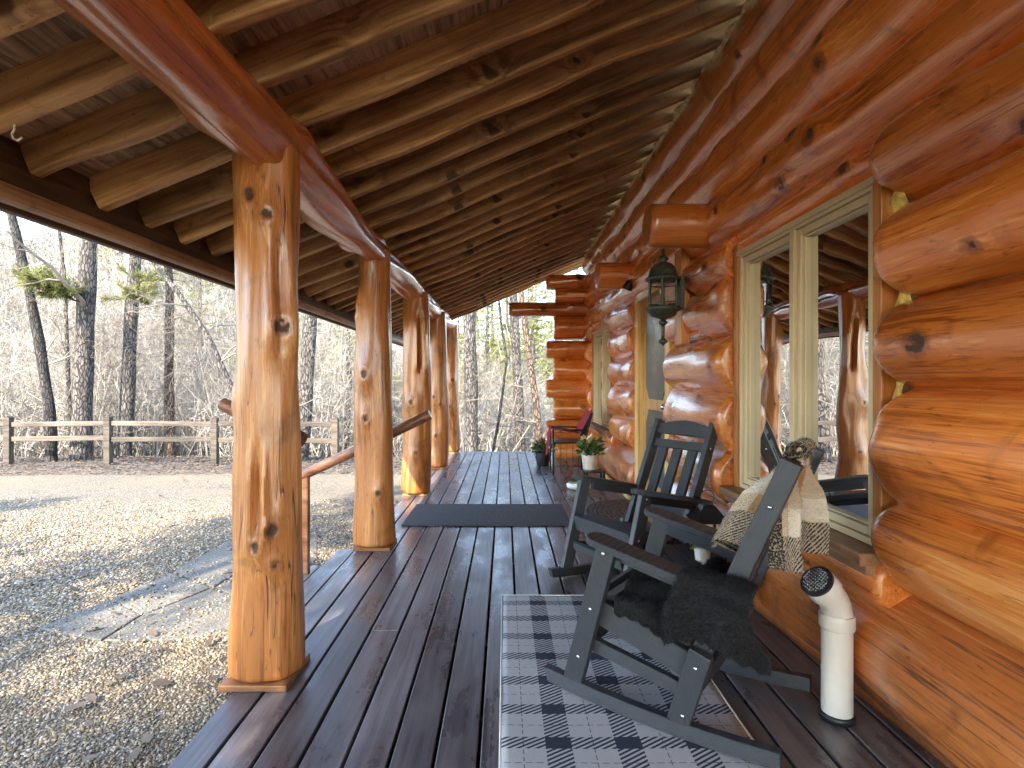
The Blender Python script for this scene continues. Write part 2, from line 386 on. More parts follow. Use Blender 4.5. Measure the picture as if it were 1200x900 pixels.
def log_mesh(L, r0, r1, seed, nseg=40, step=.03, knots=None, kn_per_m=1.6, wob=.03, bend=.0, grooves=(), amp=.02, th_front=None, flare=None, endround=.02, squash=None):
    """A natural log along local +Z, 0..L. Returns V, F, attributes."""
    rg = np.random.RandomState(seed)
    nz = max(4, int(L/step)); z = np.linspace(0, L, nz+1); th = np.linspace(0, 2*PI, nseg, endpoint=False)
    Z, T = np.meshgrid(z, th, indexing='ij')
    rad = r0+(r1-r0)*Z/L
    d = np.zeros_like(Z)
    for k in range(9):
        m = rg.randint(0, 4); fz = rg.uniform(.4, 3.2); a = rg.uniform(.3, 1)*wob*.5/(1+.25*fz)
        d += a*np.cos(m*T+rg.uniform(0, 6.3)+1.2*np.sin(fz*.5*Z+rg.uniform(0, 6)))*np.cos(fz*Z+rg.uniform(0, 6.3))
    for k in range(10):
        m = rg.randint(4, 11); fz = rg.uniform(1.5, 7)
        d += wob*.055*np.cos(m*T+rg.uniform(0, 6.3)+np.sin(fz*Z*.4))*np.cos(fz*Z+rg.uniform(0, 6.3))
    kn = np.zeros_like(Z); sw = np.zeros_like(Z)
    ks = list(knots) if knots is not None else []
    if knots is None:
        for i in range(int(L*kn_per_m)):
            t = rg.uniform(0, 2*PI) if th_front is None else th_front+rg.uniform(-1.25, 1.25)
            ks.append((t, rg.uniform(.05, L-.05), rg.uniform(.018, .042)))
    for (t, zz, sz) in ks:
        dt = (T-t+PI) % (2*PI)-PI; ds = dt*r0; dz = Z-zz
        q = np.sqrt(ds**2+(dz*.75)**2)/sz
        kn = np.maximum(kn, rg.uniform(.75, 1)*np.clip(1.75-q*1.25, 0, 1))
        b = np.exp(-(ds/(2.3*sz))**2-(dz/(4.6*sz))**2); sw += b
        d += amp*min(1.1, sz/.028)*b - .004*np.exp(-(q*1.2)**2) + .004*np.exp(-((q-1.35)*2.2)**2)
    for (t, za, zb, w, dep) in grooves:
        dt = (T-t+PI) % (2*PI)-PI
        win = np.clip((Z-za)/.10, 0, 1)*np.clip((zb-Z)/.18, 0, 1)
        g = np.exp(-(dt*r0/w)**2)*win
        d += -dep*g + dep*.55*np.exp(-((np.abs(dt*r0)-2.0*w)/w)**2)*win
        sw += g; kn = np.maximum(kn, .42*np.exp(-(dt*r0/(w*.45))**2)*win)
    rr = rad+d
    if flare is not None: rr = rr+flare(Z, T)
    er = np.minimum(np.minimum(Z, L-Z)/endround, 1) if endround else 1
    rr = rr*(1-.12*(1-er)**2)
    X = rr*np.cos(T); Y = rr*np.sin(T)
    if squash: X = X*squash[0]; Y = Y*squash[1]
    bx, by = rg.uniform(-1, 1, 2)*bend
    X = X+bx*np.sin(PI*Z/L); Y = Y+by*np.sin(PI*Z/L)+bend*.4*np.sin(2*PI*Z/L+rg.uniform(0, 6))
    V = np.stack([X, Y, Z], -1).reshape(-1, 3)
    i, j = np.meshgrid(np.arange(nz), np.arange(nseg), indexing='ij'); j2 = (j+1) % nseg
    Fq = np.stack([i*nseg+j, i*nseg+j2, (i+1)*nseg+j2, (i+1)*nseg+j], -1).reshape(-1, 4)
    # flat ends: concentric rings to the pith
    kn = kn.ravel(); sw = sw.ravel(); extraF = []
    for e, base in ((0, 0), (1, nz*nseg)):
        cur = np.arange(base, base+nseg); ring0 = V[cur]; c = ring0.mean(0)
        first = cur
        for fr in (.93, .6, .25, .02):
            nv = c+(ring0-c)*fr; off = len(V); V = np.concatenate([V, nv]); kn = np.concatenate([kn, np.full(nseg, .5 if fr < .1 else 0)]); sw = np.concatenate([sw, np.zeros(nseg)])
            nx = np.arange(off, off+nseg)
            q = np.stack([first, np.roll(first, -1), np.roll(nx, -1), nx], -1)
            extraF.append(q[:, ::-1] if e == 0 else q); first = nx
    Fq = np.concatenate([Fq]+extraF)
    return V, Fq, {'knot': kn, 'swell': sw}
def put_log(name, p, rot, args, mat, parent=None, **kw):
    V, Fq, A = log_mesh(**args)
    o = np_mesh(name, V, Fq, mat, parent, True, A, **kw); o.location = p; o.rotation_euler = rot
    me = o.data
    try: me.set_sharp_from_angle(angle=R(48))
    except Exception: pass
    return o
ALONG_Y = (-PI/2, 0, 0)      # local z -> +y ; local x -> x ; local y -> -z
ALONG_NX = (0, -PI/2, 0)     # local z -> -x
ALONG_PX = (0, PI/2, 0)
# ------------------------------------------------------------------ porch deck (structure)
mb = MB()
edges = [(-1.095, -.977)] + [(-.965+.147*k, -.965+.147*(k+1)-.012) for k in range(18)]
for i, (a, b) in enumerate(edges):
    y = -1.6; rr = random.Random(i*7+3)
    cuts = [-1.6] + ([rr.uniform(1, 3.5)] if i % 3 == 0 else []) + [rr.uniform(5.2, 7.6)] + [9.9]
    for u, v in zip(cuts, cuts[1:]):
        dz = rr.uniform(-.0015, .0015)
        mb.box(a, b, u+.0012, v-.0012, -.036+dz, dz)
mb.build('porch_deck', M['deck'], bevel=.004, kind='structure')
mb = MB()
for k in range(19): mb.box(-1.06, 1.5, -1.5+.6*k, -1.46+.6*k, -.22, -.0365)
mb.box(-1.075, -1.04, -1.6, 9.88, -.26, -.037); mb.box(-1.04, 1.5, 9.84, 9.878, -.45, -.037)
mb.box(-1.038, 1.5, -1.6, 9.8, -.5, -.26)
mb.build('deck_frame', M['skirt'], kind='structure')

# ------------------------------------------------------------------ log cabin
cabin = empty('log_cabin', (1.6, 4, 0), label='orange stained log cabin wall with beige windows and a wooden storm door', cat='cabin')
off = Vector((1.6, 4, 0))
def cput(o, p):  # place a child of the cabin at a world point
    o.location = Vector(p)-off; return o
ZB = [-.05, .5, .814, 1.215, 1.538, 1.868, 2.15, 2.42, 2.73, 3.03, 3.34]
def course(i, y0, y1, seed, dz=0, dr=0, crest=1.285, er=.07):
    h = (ZB[i+1]-ZB[i])/2; r = h*1.13+dr; zc = (ZB[i]+ZB[i+1])/2+dz
    rg = random.Random(seed); s = rg.uniform(-.012, .012)
    V, Fq, A = log_mesh(y1-y0, r+s, r-s, seed, nseg=44, step=.027, th_front=PI, kn_per_m=2.2 if i > 4 else 1.9, wob=.028, bend=.012, endround=er, amp=.016)
    o = np_mesh('log', V, Fq, M['wall_log_worn' if i == 0 else 'wall_log'], cabin, True, A); o.rotation_euler = ALONG_Y
    o.data.set_sharp_from_angle(angle=R(50))
    cput(o, (crest+r, y0, zc)); return o
W1 = (2.07, 3.27, .63, 2.0); DO = (4.62, 5.78); W2 = (7.1, 8.67, .62, 2.0)
yA, yZ = -1.5, 9.35
sd = 100
for i in range(10):
    segs = []
    if i == 0: segs = [(yA, DO[0]-.04), (DO[1]+.04, yZ)]
    elif 1 <= i <= 5:
        segs = [(yA, W1[0]-.075), (W1[1]+.07, DO[0]-.04), (DO[1]+.04, W2[0]-.06), (W2[1]+.06, yZ)]
    else: segs = [(yA, yZ)]
    for (a, b) in segs:
        sd += 1; rg = random.Random(sd)
        course(i, a, b, sd, rg.uniform(-.012, .012), rg.uniform(-.006, .012), 1.285+rg.uniform(-.012, .012), er=.06 if b < 3 else .018)
# shaved logs over and under the openings
for (a, b, zc, r, cx) in ((W1[0]-.08, W1[1]+.08, 2.115, .085, 1.375), (DO[0]-.05, DO[1]+.05, 2.16, .085, 1.36), (W2[0]-.07, W2[1]+.07, 2.11, .085, 1.36),
                          (W1[0]-.08, W1[1]+.08, .50, .105, 1.335), (W2[0]-.07, W2[1]+.07, .50, .105, 1.33)):
    sd += 1
    V, Fq, A = log_mesh(b-a, r, r, sd, nseg=32, step=.04, th_front=PI, kn_per_m=1, wob=.02, amp=.01)
    o = np_mesh('log', V, Fq, M['wall_log'], cabin, True, A); o.rotation_euler = ALONG_Y; cput(o, (cx+r, a, zc))
# partition log ends that poke through the wall
for (y, x0, zc, r) in ((3.70, .945, 2.285, .142), (6.0, .99, 2.39, .142)):
    sd += 1
    V, Fq, A = log_mesh(1.7-x0, r, r, sd, nseg=44, step=.02, knots=[], wob=.008, amp=.01, endround=.006)
    o = np_mesh('log_end', V, Fq, M['wall_log'], cabin, True, A); o.rotation_euler = ALONG_NX; cput(o, (1.7, y, zc))
    o.data.set_sharp_from_angle(angle=R(40))
# cross logs at the far corner
for (zc, r, xe) in ((2.89, .118, .68), (2.67, .122, .82), (2.44, .122, .06), (2.135, .19, .80), (1.78, .14, .68), (1.465, .19, .80), (1.125, .15, .68), (.80, .19, .80), (.46, .155, .68), (.10, .2, .80)):
    sd += 1
    V, Fq, A = log_mesh(2.6-xe, r, r*1.03, sd, nseg=36, step=.04, th_front=-PI/2, kn_per_m=1.5, wob=.02, amp=.012, endround=.012)
    o = np_mesh('cross_log', V, Fq, M['wall_log'], cabin, True, A); o.rotation_euler = ALONG_NX; cput(o, (2.6, 9.2, zc))
    o.data.set_sharp_from_angle(angle=R(40))

def bld(mb, name, mat, parent, **kw):   # world-space mesh put under a cabin child
    o = mb.build(name, mat, parent, **kw); o.location = -off; return o
def ring(mb, x0, x1, y0, y1, z0, z1, w):
    mb.box(x0, x1, y0, y0+w, z0, z1); mb.box(x0, x1, y1-w, y1, z0, z1)
    mb.box(x0, x1, y0+w, y1-w, z0, z0+w); mb.box(x0, x1, y0+w, y1-w, z1-w, z1)
def window(y0, y1, z0, z1):
    mb = MB(); ring(mb, 1.380, 1.47, y0, y1, z0, z1, .026)
    ym = (y0+y1)/2; mb.box(1.378, 1.47, ym-.018, ym+.018, z0+.0262, z1-.0262)
    mb.box(1.366, 1.3795, y0-.012, y1+.012, z1-.012, z1+.016)
    w = bld(mb, 'window', M['frame_paint'], cabin, bevel=.003)
    for a, b in ((y0+.028, ym-.020), (ym+.020, y1-.028)):
        mb = MB(); ring(mb, 1.394, 1.455, a, b, z0+.028, z1-.028, .034); ring(mb, 1.412, 1.45, a+.034, b-.034, z0+.062, z1-.062, .008)
        o = mb.build('sash', M['frame_paint'], w, bevel=.004)
        mb = MB(); mb.add([(1.436, a+.03, z0+.06), (1.436, b-.03, z0+.06), (1.436, b-.03, z1-.06), (1.436, a+.03, z1-.06)], [(0,1,2,3)])
        mb.build('pane', M['glass'], w)
    mb = MB(); mb.box(1.285, 1.42, y0-.06, y1+.07, z0-.052, z0-.004); mb.box(1.315, 1.40, y0-.05, y1+.06, z0-.09, z0-.0525)
    mb.build('sill', M['fascia'], w, bevel=.006)
    for a, b in ((y0-.052, y0-.002), (y1+.002, y1+.052)):
        mb = MB(); mb.box(1.368, 1.62, a, b, z0-.06, z1+.06); bld(mb, 'jamb', M['trim_orange'], cabin, bevel=.004)
    for a, b in ((y0-.12, y0-.053), (y1+.053, y1+.10)):
        mb = MB(); mb.grid(lambda u, v: (1.415+.012*math.sin(17*v*PI+3*u)+.012*math.sin(41*v), a+(b-a)*u, z0-.1+(z1-z0+.2)*v), 4, 60); bld(mb, 'foam', M['foam'], cabin, smooth=True)
    return w
w = window(*W1); w['label'] = 'near double casement window with rocking chair in front'
w = window(*W2); w['label'] = 'far narrow-looking window near the corner logs'
# storm door
mb = MB(); mb.box(1.415, 1.455, DO[0]+.11, DO[1]-.11, .02, 2.06)
door = bld(mb, 'door', M['door_wood'], cabin, bevel=.004)
def octo(y0, y1, z0, z1, c, x0, dx):
    P = [(x0, y0+c, z0), (x0, y1-c, z0), (x0, y1, z0+c*1.3), (x0, y1, z1-c*1.3), (x0, y1-c, z1), (x0, y0+c, z1), (x0, y0, z1-c*1.3), (x0, y0, z0+c*1.3)]
    return MB().prism(P, (dx, 0, 0))
for z0, z1 in ((1.08, 1.99), (.28, .98)):
    octo(DO[0]+.24, DO[1]-.24, z0, z1, .11, 1.406, .008).build('door_panel', M['dark_panel'], door)
mb = MB(); mb.lathe([(.001, -.06), (.02, -.055), (.026, -.035), (.012, -.02), (.012, 0)], n=12)
h = mb.build('handle', M['steel'], door, smooth=True); h.location = (1.40, DO[0]+.17, 1.03); h.rotation_euler = (0, PI/2, 0)
mb = MB()
mb.box(1.355, 1.50, DO[0]-.03, DO[0]+.10, 0, 2.10); mb.box(1.355, 1.50, DO[1]-.10, DO[1]+.03, 0, 2.10); mb.box(1.355, 1.5, DO[0]+.101, DO[1]-.101, 2.065, 2.12)
bld(mb, 'door_frame', M['pine_board'], cabin, bevel=.004)
mb = MB(); mb.box(1.275, 1.34, 4.02, 4.18, 1.52, 2.22); bld(mb, 'mounting_board', M['trim_orange'], cabin, bevel=.006)
mb = MB(); mb.box(1.29, 1.325, DO[1]+.05, 9.1, .003, .045); mb.box(1.29, 1.325, 3.9, DO[0]-.05, .003, .045); bld(mb, 'base_trim', M['pine_board'], cabin, bevel=.008)
# pale filler along the top of the wall
mb = MB()
def filler(u, v):
    y = yA+(yZ-yA)*v; a = u*PI; r = .04+.008*math.sin(y*31)+.008*math.sin(y*13+2)
    return (1.375-r*math.sin(a)*1.2, y, 3.335+.01*math.sin(y*9)-r*math.cos(a)*.9)
mb.grid(filler, 8, 420); bld(mb, 'wall_filler', M['pale_block'], cabin, smooth=True)
# rooms behind the wall
mb = MB(); mb.box(1.62, 5.1, yA, 9.2, -.06, -.002); bld(mb, 'interior_floor', M['fascia'], cabin)
mb = MB()
for (y0, y1, z0, z1) in ((yA, -.9, 0, 2.75), (-.9, 3.8, 0, .35), (-.9, 3.8, 2.5, 2.75), (3.8, 5.6, 0, 2.75), (5.6, 8.4, 0, .7), (5.6, 8.4, 2.25, 2.75), (8.4, 9.2, 0, 2.75)):
    mb.box(4.9, 5.05, y0, y1, z0, z1)
mb.box(1.75, 4.89, 4.0, 4.1, 0, 2.75); mb.box(1.75, 4.89, yA, yA+.1, 0, 2.75)
for k in range(20): mb.box(1.9+.15*k, 1.905+.15*k, 3.994, 4.0, 0, 2.75); 
for k in range(30): mb.box(4.893, 4.9, yA+.16*k, yA+.16*k+.005, 0, .34)
bld(mb, 'interior_wall', M['pine_board'], cabin)
mb = MB(); mb.box(1.62, 5.1, yA, 9.2, 2.76, 2.8)
for k in range(8): mb.box(1.75, 4.88, yA+.5+.9*k, yA+.62+.9*k, 2.60, 2.755)
bld(mb, 'interior_ceiling', M['rafter'], cabin)

# ------------------------------------------------------------------ porch roof
roof = empty('porch_roof', (0, 4, 2.37), label='sloping porch roof of rough timber rafters over the deck', cat='roof')
roff = Vector((0, 4, 2.37)); SL = .417; SA = math.atan(SL)
def rafter_mesh(seed):
    rg = np.random.RandomState(seed); L = 3.78; nx = 90
    w, h = .058, .145; sec = []
    n = 7
    for zz in (h, h*.6, .03, .0135, .010): sec.append((-w/2, zz))        # left side top->bottom
    for t in np.linspace(0, 1, 4)[1:]: a = PI+t*PI/2; sec.append((-w/2+.010+.010*math.cos(a), .010+.010*math.sin(a)))
    for yy in (-w/2+.0135, 0, w/2-.0135, w/2-.010): sec.append((yy, 0))
    for t in np.linspace(0, 1, 4)[1:]: a = 1.5*PI+t*PI/2; sec.append((w/2-.010+.010*math.cos(a), .010+.010*math.sin(a)))
    for zz in (.0135, .03, h*.6, h): sec.append((w/2, zz))
    sec = np.array(sec); ns = len(sec)
    x = np.linspace(0, L, nx+1)
    X = np.repeat(x[:, None], ns, 1); Y = np.repeat(sec[None, :, 0], nx+1, 0).copy(); Z = np.repeat(sec[None, :, 1], nx+1, 0).copy()
    low = np.clip(1-Z/.06, 0, 1)
    wav = sum(rg.uniform(.3, 1)*np.sin(X*rg.uniform(2, 9)+rg.uniform(0, 6)) for _ in range(5))*.006
    Z += low*wav
    Y += (sum(rg.uniform(.3, 1)*np.sin(X*rg.uniform(1, 7)+Z*18+rg.uniform(0, 6)) for _ in range(4))*.0035)*np.clip(1.3-Z/h, 0, 1)
    kn = np.zeros_like(X); sw = np.zeros_like(X)
    for i in range(6):
        kx, kz, sd_, sz = rg.uniform(.1, L-.1), rg.uniform(0, h*.8), rg.choice([-1, 1]), rg.uniform(.018, .03)
        q = np.sqrt((X-kx)**2+(Z-kz)**2)/sz; m = (Y*sd_ > 0)
        kn = np.maximum(kn, np.clip(1.7-q, 0, 1)*m); sw += np.exp(-q*q/9)*m
    V = np.stack([X, Y, Z], -1).reshape(-1, 3)
    i, j = np.meshgrid(np.arange(nx), np.arange(ns), indexing='ij'); j2 = (j+1) % ns
    Fq = np.stack([i*ns+j, (i+1)*ns+j, (i+1)*ns+j2, i*ns+j2], -1).reshape(-1, 4)
    # end cap at the eave as a fan of quads
    c = len(V); V = np.concatenate([V, [[0, 0, h*.5]], [[L, 0, h*.5]]])
    capA = np.array([[c, k, (k+1) % ns, c] for k in range(ns)])
    return V, Fq, capA[:, :3], kn, sw
def rafter_obj(seed, name='rafter'):
    V, Fq, cap, kn, sw = rafter_mesh(seed)
    me = bpy.data.meshes.new(name)
    me.from_pydata([tuple(v) for v in V], [], [tuple(f) for f in Fq.tolist()]+[tuple(f) for f in cap.tolist()])
    me.polygons.foreach_set('use_smooth', [True]*len(me.polygons))
    for an, av in (('knot', kn), ('swell', sw)):
        a_ = me.attributes.new(an, 'FLOAT', 'POINT'); a_.data.foreach_set('value', np.concatenate([av.ravel(), [0, 0]]).astype(np.float32))
    me.materials.append(M['rafter']); me.set_sharp_from_angle(angle=R(42))
    o = bpy.data.objects.new(name, me); C.objects.link(o); o.parent = roof; return o
protos = [rafter_obj(s) for s in range(5)]
ys = [2.165+.323*k for k in range(-4, 26)]
rgd = random.Random(4)
for i, y in enumerate(ys):
    o = protos[i] if i < 5 else protos[rgd.randrange(5)].copy()
    if i >= 5: C.objects.link(o)
    x0 = -1.814+rgd.uniform(-.01, .01)
    o.location = Vector((x0, y+rgd.uniform(-.02, .02), 2.37+SL*(x0+.99)))-roff
    o.rotation_euler = (rgd.uniform(-.03, .03), -SA, rgd.uniform(-.006, .006)); o.scale = (1, rgd.uniform(.9, 1.1), rgd.uniform(.96, 1.05))
def slope(x, up): return 2.37+SL*(x+.99)+up
mb = MB(); x = -1.86; k = 0
while x < 1.75:
    b = x+.178; u = .150+random.uniform(0, .003)
    for (ya, yb) in ((-4.6, random.uniform(2.9, 4.6)), (None, 10.62)):
        ya = last if ya is None else ya; last = yb+.003
        P = [(x+.0015, slope(x+.0015, u)), (b-.0015, slope(b-.0015, u)), (b-.0015, slope(b-.0015, u)+.02), (x+.0015, slope(x+.0015, u)+.02)]
        mb.prism([(px, ya, pz) for px, pz in P], (0, yb-ya, 0))
    x = b
o = mb.build('sheathing', M['sheathing'], roof); o.location = -roff
mb = MB()
P = [(-1.93, slope(-1.93, .179)), (6.2, slope(6.2, .179)), (6.2, slope(6.2, .217)), (-1.93, slope(-1.93, .217))]
mb.prism([(px, -4.7, pz) for px, pz in P], (0, 15.36, 0)); o = mb.build('roofing', M['roof'], roof); o.location = -roff
mb = MB(); mb.box(-1.885, -1.85, -4.7, 10.66, 1.885, 2.155); o = mb.build('fascia', M['fascia_shaded'], roof, bevel=.004); o.location = -roff
mb = MB(); mb.box(-1.8495, -1.782, -1.7, 10.66, 1.90, 1.968); o = mb.build('eave_trim', M['fascia'], roof, bevel=.02); o.location = -roff
mb = MB(); mb.prism([(-1.8855, -1.7, 1.93), (-1.97, -1.7, 1.95), (-1.985, -1.7, 2.06), (-1.8855, -1.7, 2.06)], (0, 12.36, 0)); o = mb.build('gutter', M['skirt'], roof); o.location = -roff
# little hook screwed to a rafter
hp = Vector((-1.63, 1.842, 2.068))
mb = MB(); mb.tube([hp+Vector((0, 0, .045)), hp+Vector((.0, 0, .018)), hp+Vector((-.008, 0, .004)), hp+Vector((-.004, 0, -.012)), hp+Vector((.012, 0, -.018)), hp+Vector((.026, 0, -.008))], .0035, 8)
mb.build('ceiling_hook', M['white_pvc'], None, smooth=True, label='small white cup hook screwed under the porch ceiling', cat='hook')

# beam and posts
V, Fq, A = log_mesh(11.3, .135, .10, 31, nseg=56, step=.02, th_front=-PI*.75, kn_per_m=2.2, wob=.05, bend=.02, amp=.034)
o = np_mesh('porch_beam', V, Fq, M['beam_log'], None, True, A, label='long dark red log beam lying across the tops of the porch posts', cat='beam')
o.rotation_euler = ALONG_Y; o.location = (-.99, -1.0, 2.262); o.data.set_sharp_from_angle(angle=R(55))
posts = [
 (-1.02, 2.36, .127, .124, 11, dict(knots=[(-1.70, 1.98, .022), (-1.15, 1.90, .02), (-.75, 1.45, .028), (-1.0, .62, .022), (-2.9, 1.15, .02), (-1.52, .55, .02), (-.9, .48, .016)], grooves=[(-1.5, .52, 1.0, .018, .03), (-.78, 1.3, 1.9, .02, .02)]),
  'nearest of the log porch posts, with a deep scar near its foot'),
 (-.985, 4.20, .148, .122, 12, dict(knots=[(-1.9, 1.28, .03), (-1.85, .95, .024), (-2.6, 1.75, .03), (-1.2, .4, .02)]), 'second log porch post, where the stair handrail crosses behind'),
 (-.985, 6.16, .150, .14, 13, dict(knots=[(-1.9, 1.0, .026), (-1.5, .45, .022)], grooves=[(-1.15, 1.30, 2.05, .024, .045)]), 'third log porch post, forked scar at head height'),
 (-.975, 8.0, .145, .135, 14, dict(knots=[(-1.8, 1.0, .028), (-1.6, .45, .026), (-1.2, .9, .02)]), 'fourth log porch post, shorter looking with two knots low down'),
 (-.955, 9.72, .135, .125, 15, dict(knots=[(-1.3, 1.25, .03), (-1.6, .8, .03)]), 'farthest log porch post at the end of the deck'),
]
for (x, y, r0, r1, seed, kw, lab) in posts:
    p = empty('porch_post', (x, y, 0), label=lab, cat='post', group='log posts along the deck edge')
    fl = lambda Z, T: .012*np.exp(-((Z-.12)/.25)**2)*(1+.6*np.cos(T-2.6))
    V, Fq, A = log_mesh(2.22, r0, r1, seed, nseg=72 if y < 5 else 48, step=.014 if y < 5 else .022, wob=.032, bend=.008, amp=.022, flare=fl, endround=.015, **kw)
    o = np_mesh('trunk', V, Fq, M['post_log'], p, True, A); o.location = (0, 0, .026); o.data.set_sharp_from_angle(angle=R(60))
    MB().box(-.135, .14, -.13, .145, .001, .026).build('base_plate', M['baseplate'], p, bevel=.003)

# steps, handrails
st = empty('porch_steps', (-1.4, 4.0, -.42), label='two open wooden steps going down from the deck to the gravel', cat='steps')
so = Vector((-1.4, 4.0, -.42))
for (x0, z) in ((-1.385, -.145), (-1.68, -.285)):
    for k in range(2):
        mb = MB(); mb.box(x0+.143*k, x0+.143*k+.135, 3.42, 4.62, z-.036, z); o = mb.build('tread', M['deck'], st, bevel=.004); o.location = -so
for y in (3.46, 4.54):
    P = [(-1.08, -.05), (-1.08, -.36), (-1.25, -.44), (-1.70, -.44), (-1.70, -.323), (-1.395, -.323), (-1.395, -.183), (-1.097, -.183), (-1.097, -.05)]
    o = MB().prism([(a, y, b) for a, b in P], (0, .04, 0)).build('stringer', M['skirt'], st); o.location = -so
hr = empty('stair_handrail', (-1.62, 4.45, -.42), label='round wooden stair handrail sloping up past the second porch post', cat='handrail')
ho = Vector((-1.62, 4.45, -.42))
o = MB().tube([(-1.66, 4.45, .48), (-1.2, 4.45, .695), (-.60, 4.45, .985)], [.04, .043, .04], 14).build('rail', M['rail_wood'], hr, smooth=True); o.location = -ho; o.data.set_sharp_from_angle(angle=R(50))
o = MB().box(-1.628, -1.572, 4.42, 4.48, -.45, .50).build('support', M['rail_wood'], hr, bevel=.01); o.location = -ho
o = MB().bar((-1.04, 4.33, .76), (-1.04, 4.46, .76), .09, .03).build('bracket', M['black_metal'], hr); o.location = -ho
o = MB().tube([(-1.335, 2.62, 1.145), (-1.28, 2.61, 1.12), (-.93, 2.56, .98)], [.03, .034, .034], 12).build('rail_stub', M['rail_wood'], None, smooth=True, label='short pale wooden stub sticking out behind the nearest porch post', cat='rail end')
o.data.set_sharp_from_angle(angle=R(50))
# ------------------------------------------------------------------ materials for the furnishings
def mat_rug():
    s = NT('plaid_rug'); tc = s.n('ShaderNodeTexCoord'); sp = s.n('ShaderNodeSeparateXYZ'); s.l(tc.outputs['Object'], sp.inputs[0])
    x, y = sp.outputs[0], sp.outputs[1]
    def stripes(v, per, lo, hi, ph):
        f = s.math('FRACT', s.math('DIVIDE', s.math('ADD', v, ph), per))
        a = s.math('GREATER_THAN', f, lo); b = s.math('LESS_THAN', f, hi)
        return s.math('MULTIPLY', a, b)
    # warp bands (run along y), weft bands (run along x)
    wx = stripes(x, .24, 0, .37, .282); wy = stripes(y, .20, 0, .31, .40)
    tw = s.math('FRACT', s.math('DIVIDE', s.math('ADD', y, s.math('MULTIPLY', x, -.62)), .020))
    twl = s.math('GREATER_THAN', tw, .5)
    both = s.math('MULTIPLY', wx, wy)
    one = s.math('SUBTRACT', s.math('MAXIMUM', wx, wy), both)
    k = s.math('MAXIMUM', both, s.math('MULTIPLY', one, twl))
    # thin lines in the pale fields
    tl = s.math('MAXIMUM', stripes(x, .24, .675, .690, .282), stripes(y, .20, .645, .662, .40))
    dash = s.math('GREATER_THAN', s.math('FRACT', s.math('MULTIPLY', s.math('ADD', x, y), 28)), .35)
    k = s.math('MAXIMUM', k, s.math('MULTIPLY', s.math('MULTIPLY', tl, dash), .75))
    n = s.noise(tc.outputs['Object'], 260, 2); n2 = s.noise(tc.outputs['Object'], 9, 4)
    pale = s.mix(n, (.38, .36, .335), (.66, .63, .59)); pale = s.mix(s.math('MULTIPLY', n2, .35), pale, (.42, .40, .38))
    col = s.mix(k, pale, s.mix(n, (.016, .020, .036), (.040, .046, .07)))
    s.principled(col, .92, s.bump(n, .5, .003)); return s.m
M['rug'] = mat_rug()
def mat_blanket():
    s = NT('plaid_blanket'); tc = s.n('ShaderNodeTexCoord'); sp = s.n('ShaderNodeSeparateXYZ'); s.l(tc.outputs['UV'], sp.inputs[0])
    u, v = sp.outputs[0], sp.outputs[1]
    n = s.noise(s.coords('Object'), 170, 3, .7)
    def band(x, lo, hi): return s.math('MULTIPLY', s.math('GREATER_THAN', x, lo), s.math('LESS_THAN', x, hi))
    fv = s.math('FRACT', s.math('MULTIPLY', v, 4.0)); fu = s.math('FRACT', s.math('MULTIPLY', u, 2.0))
    tan = s.mix(n, (.29, .155, .068), (.52, .32, .16)); white = s.mix(n, (.52, .45, .36), (.85, .80, .72)); mixd = s.mix(n, (.38, .29, .2), (.74, .62, .48))
    tw = s.math('GREATER_THAN', s.math('FRACT', s.math('MULTIPLY', s.math('ADD', s.math('MULTIPLY', u, 34), s.math('MULTIPLY', v, 52)), 1.0)), .52)
    dark = s.mix(s.math('MAXIMUM', s.math('MULTIPLY', tw, .75), s.mrange(n, .52, .62, 0, .8)), (.018, .015, .014), (.58, .48, .37))
    a = s.mix(s.math('GREATER_THAN', fu, .5), tan, mixd); b = s.mix(s.math('GREATER_THAN', fu, .5), mixd, white)
    col = s.mix(s.math('GREATER_THAN', fv, .42), b, a)
    ed = s.math('MAXIMUM', s.math('LESS_THAN', v, .16), s.math('GREATER_THAN', v, .86))
    ed = s.math('MAXIMUM', ed, band(v, .46, .58)); ed = s.math('MAXIMUM', ed, s.math('LESS_THAN', u, .13))
    blk = s.mix(s.math('LESS_THAN', u, .13), dark, s.mix(s.mrange(n, .5, .6), (.015, .013, .013), (.4, .33, .26)))
    col = s.mix(ed, col, blk)
    s.principled(col, .95, s.bump(n, .9, .006)); return s.m
M['blanket'] = mat_blanket()
M['fur'] = mat_plain('black_fleece', (.007, .007, .0085), .95, noise=.6, scale=90, bump=.8)
def mat_mat(name, scale):
    s = NT(name); tc = s.coords('Object', rnd=False)
    w = s.n('ShaderNodeTexVoronoi', feature='DISTANCE_TO_EDGE'); w.inputs['Scale'].default_value = scale; s.l(tc, w.inputs['Vector'])
    h = s.mrange(w.outputs['Distance'], .05, .35); n = s.noise(tc, 150, 2)
    col = s.mix(h, (.075, .078, .084), (.022, .024, .028)); col = s.mix(s.math('MULTIPLY', n, .5), col, (.05, .052, .056))
    s.principled(col, .85, s.bump(h, .7, .004)); return s.m
M['doormat'] = mat_mat('ribbed_doormat', 60)
def mat_ornate():
    s = NT('rubber_mat'); tc = s.coords('Object', rnd=False)
    w = s.n('ShaderNodeTexWave', wave_type='RINGS', rings_direction='SPHERICAL'); w.inputs['Scale'].default_value = 7; w.inputs['Distortion'].default_value = 6; w.inputs['Detail'].default_value = 1; w.inputs['Detail Scale'].default_value = 2.2
    s.l(tc, w.inputs['Vector']); h = s.mrange(w.outputs['Fac'], .35, .65)
    s.principled(s.mix(h, (.01, .01, .011), (.035, .035, .037)), s.mrange(h, 0, 1, .7, .42), s.bump(h, .8, .006)); return s.m
M['ornate'] = mat_ornate()

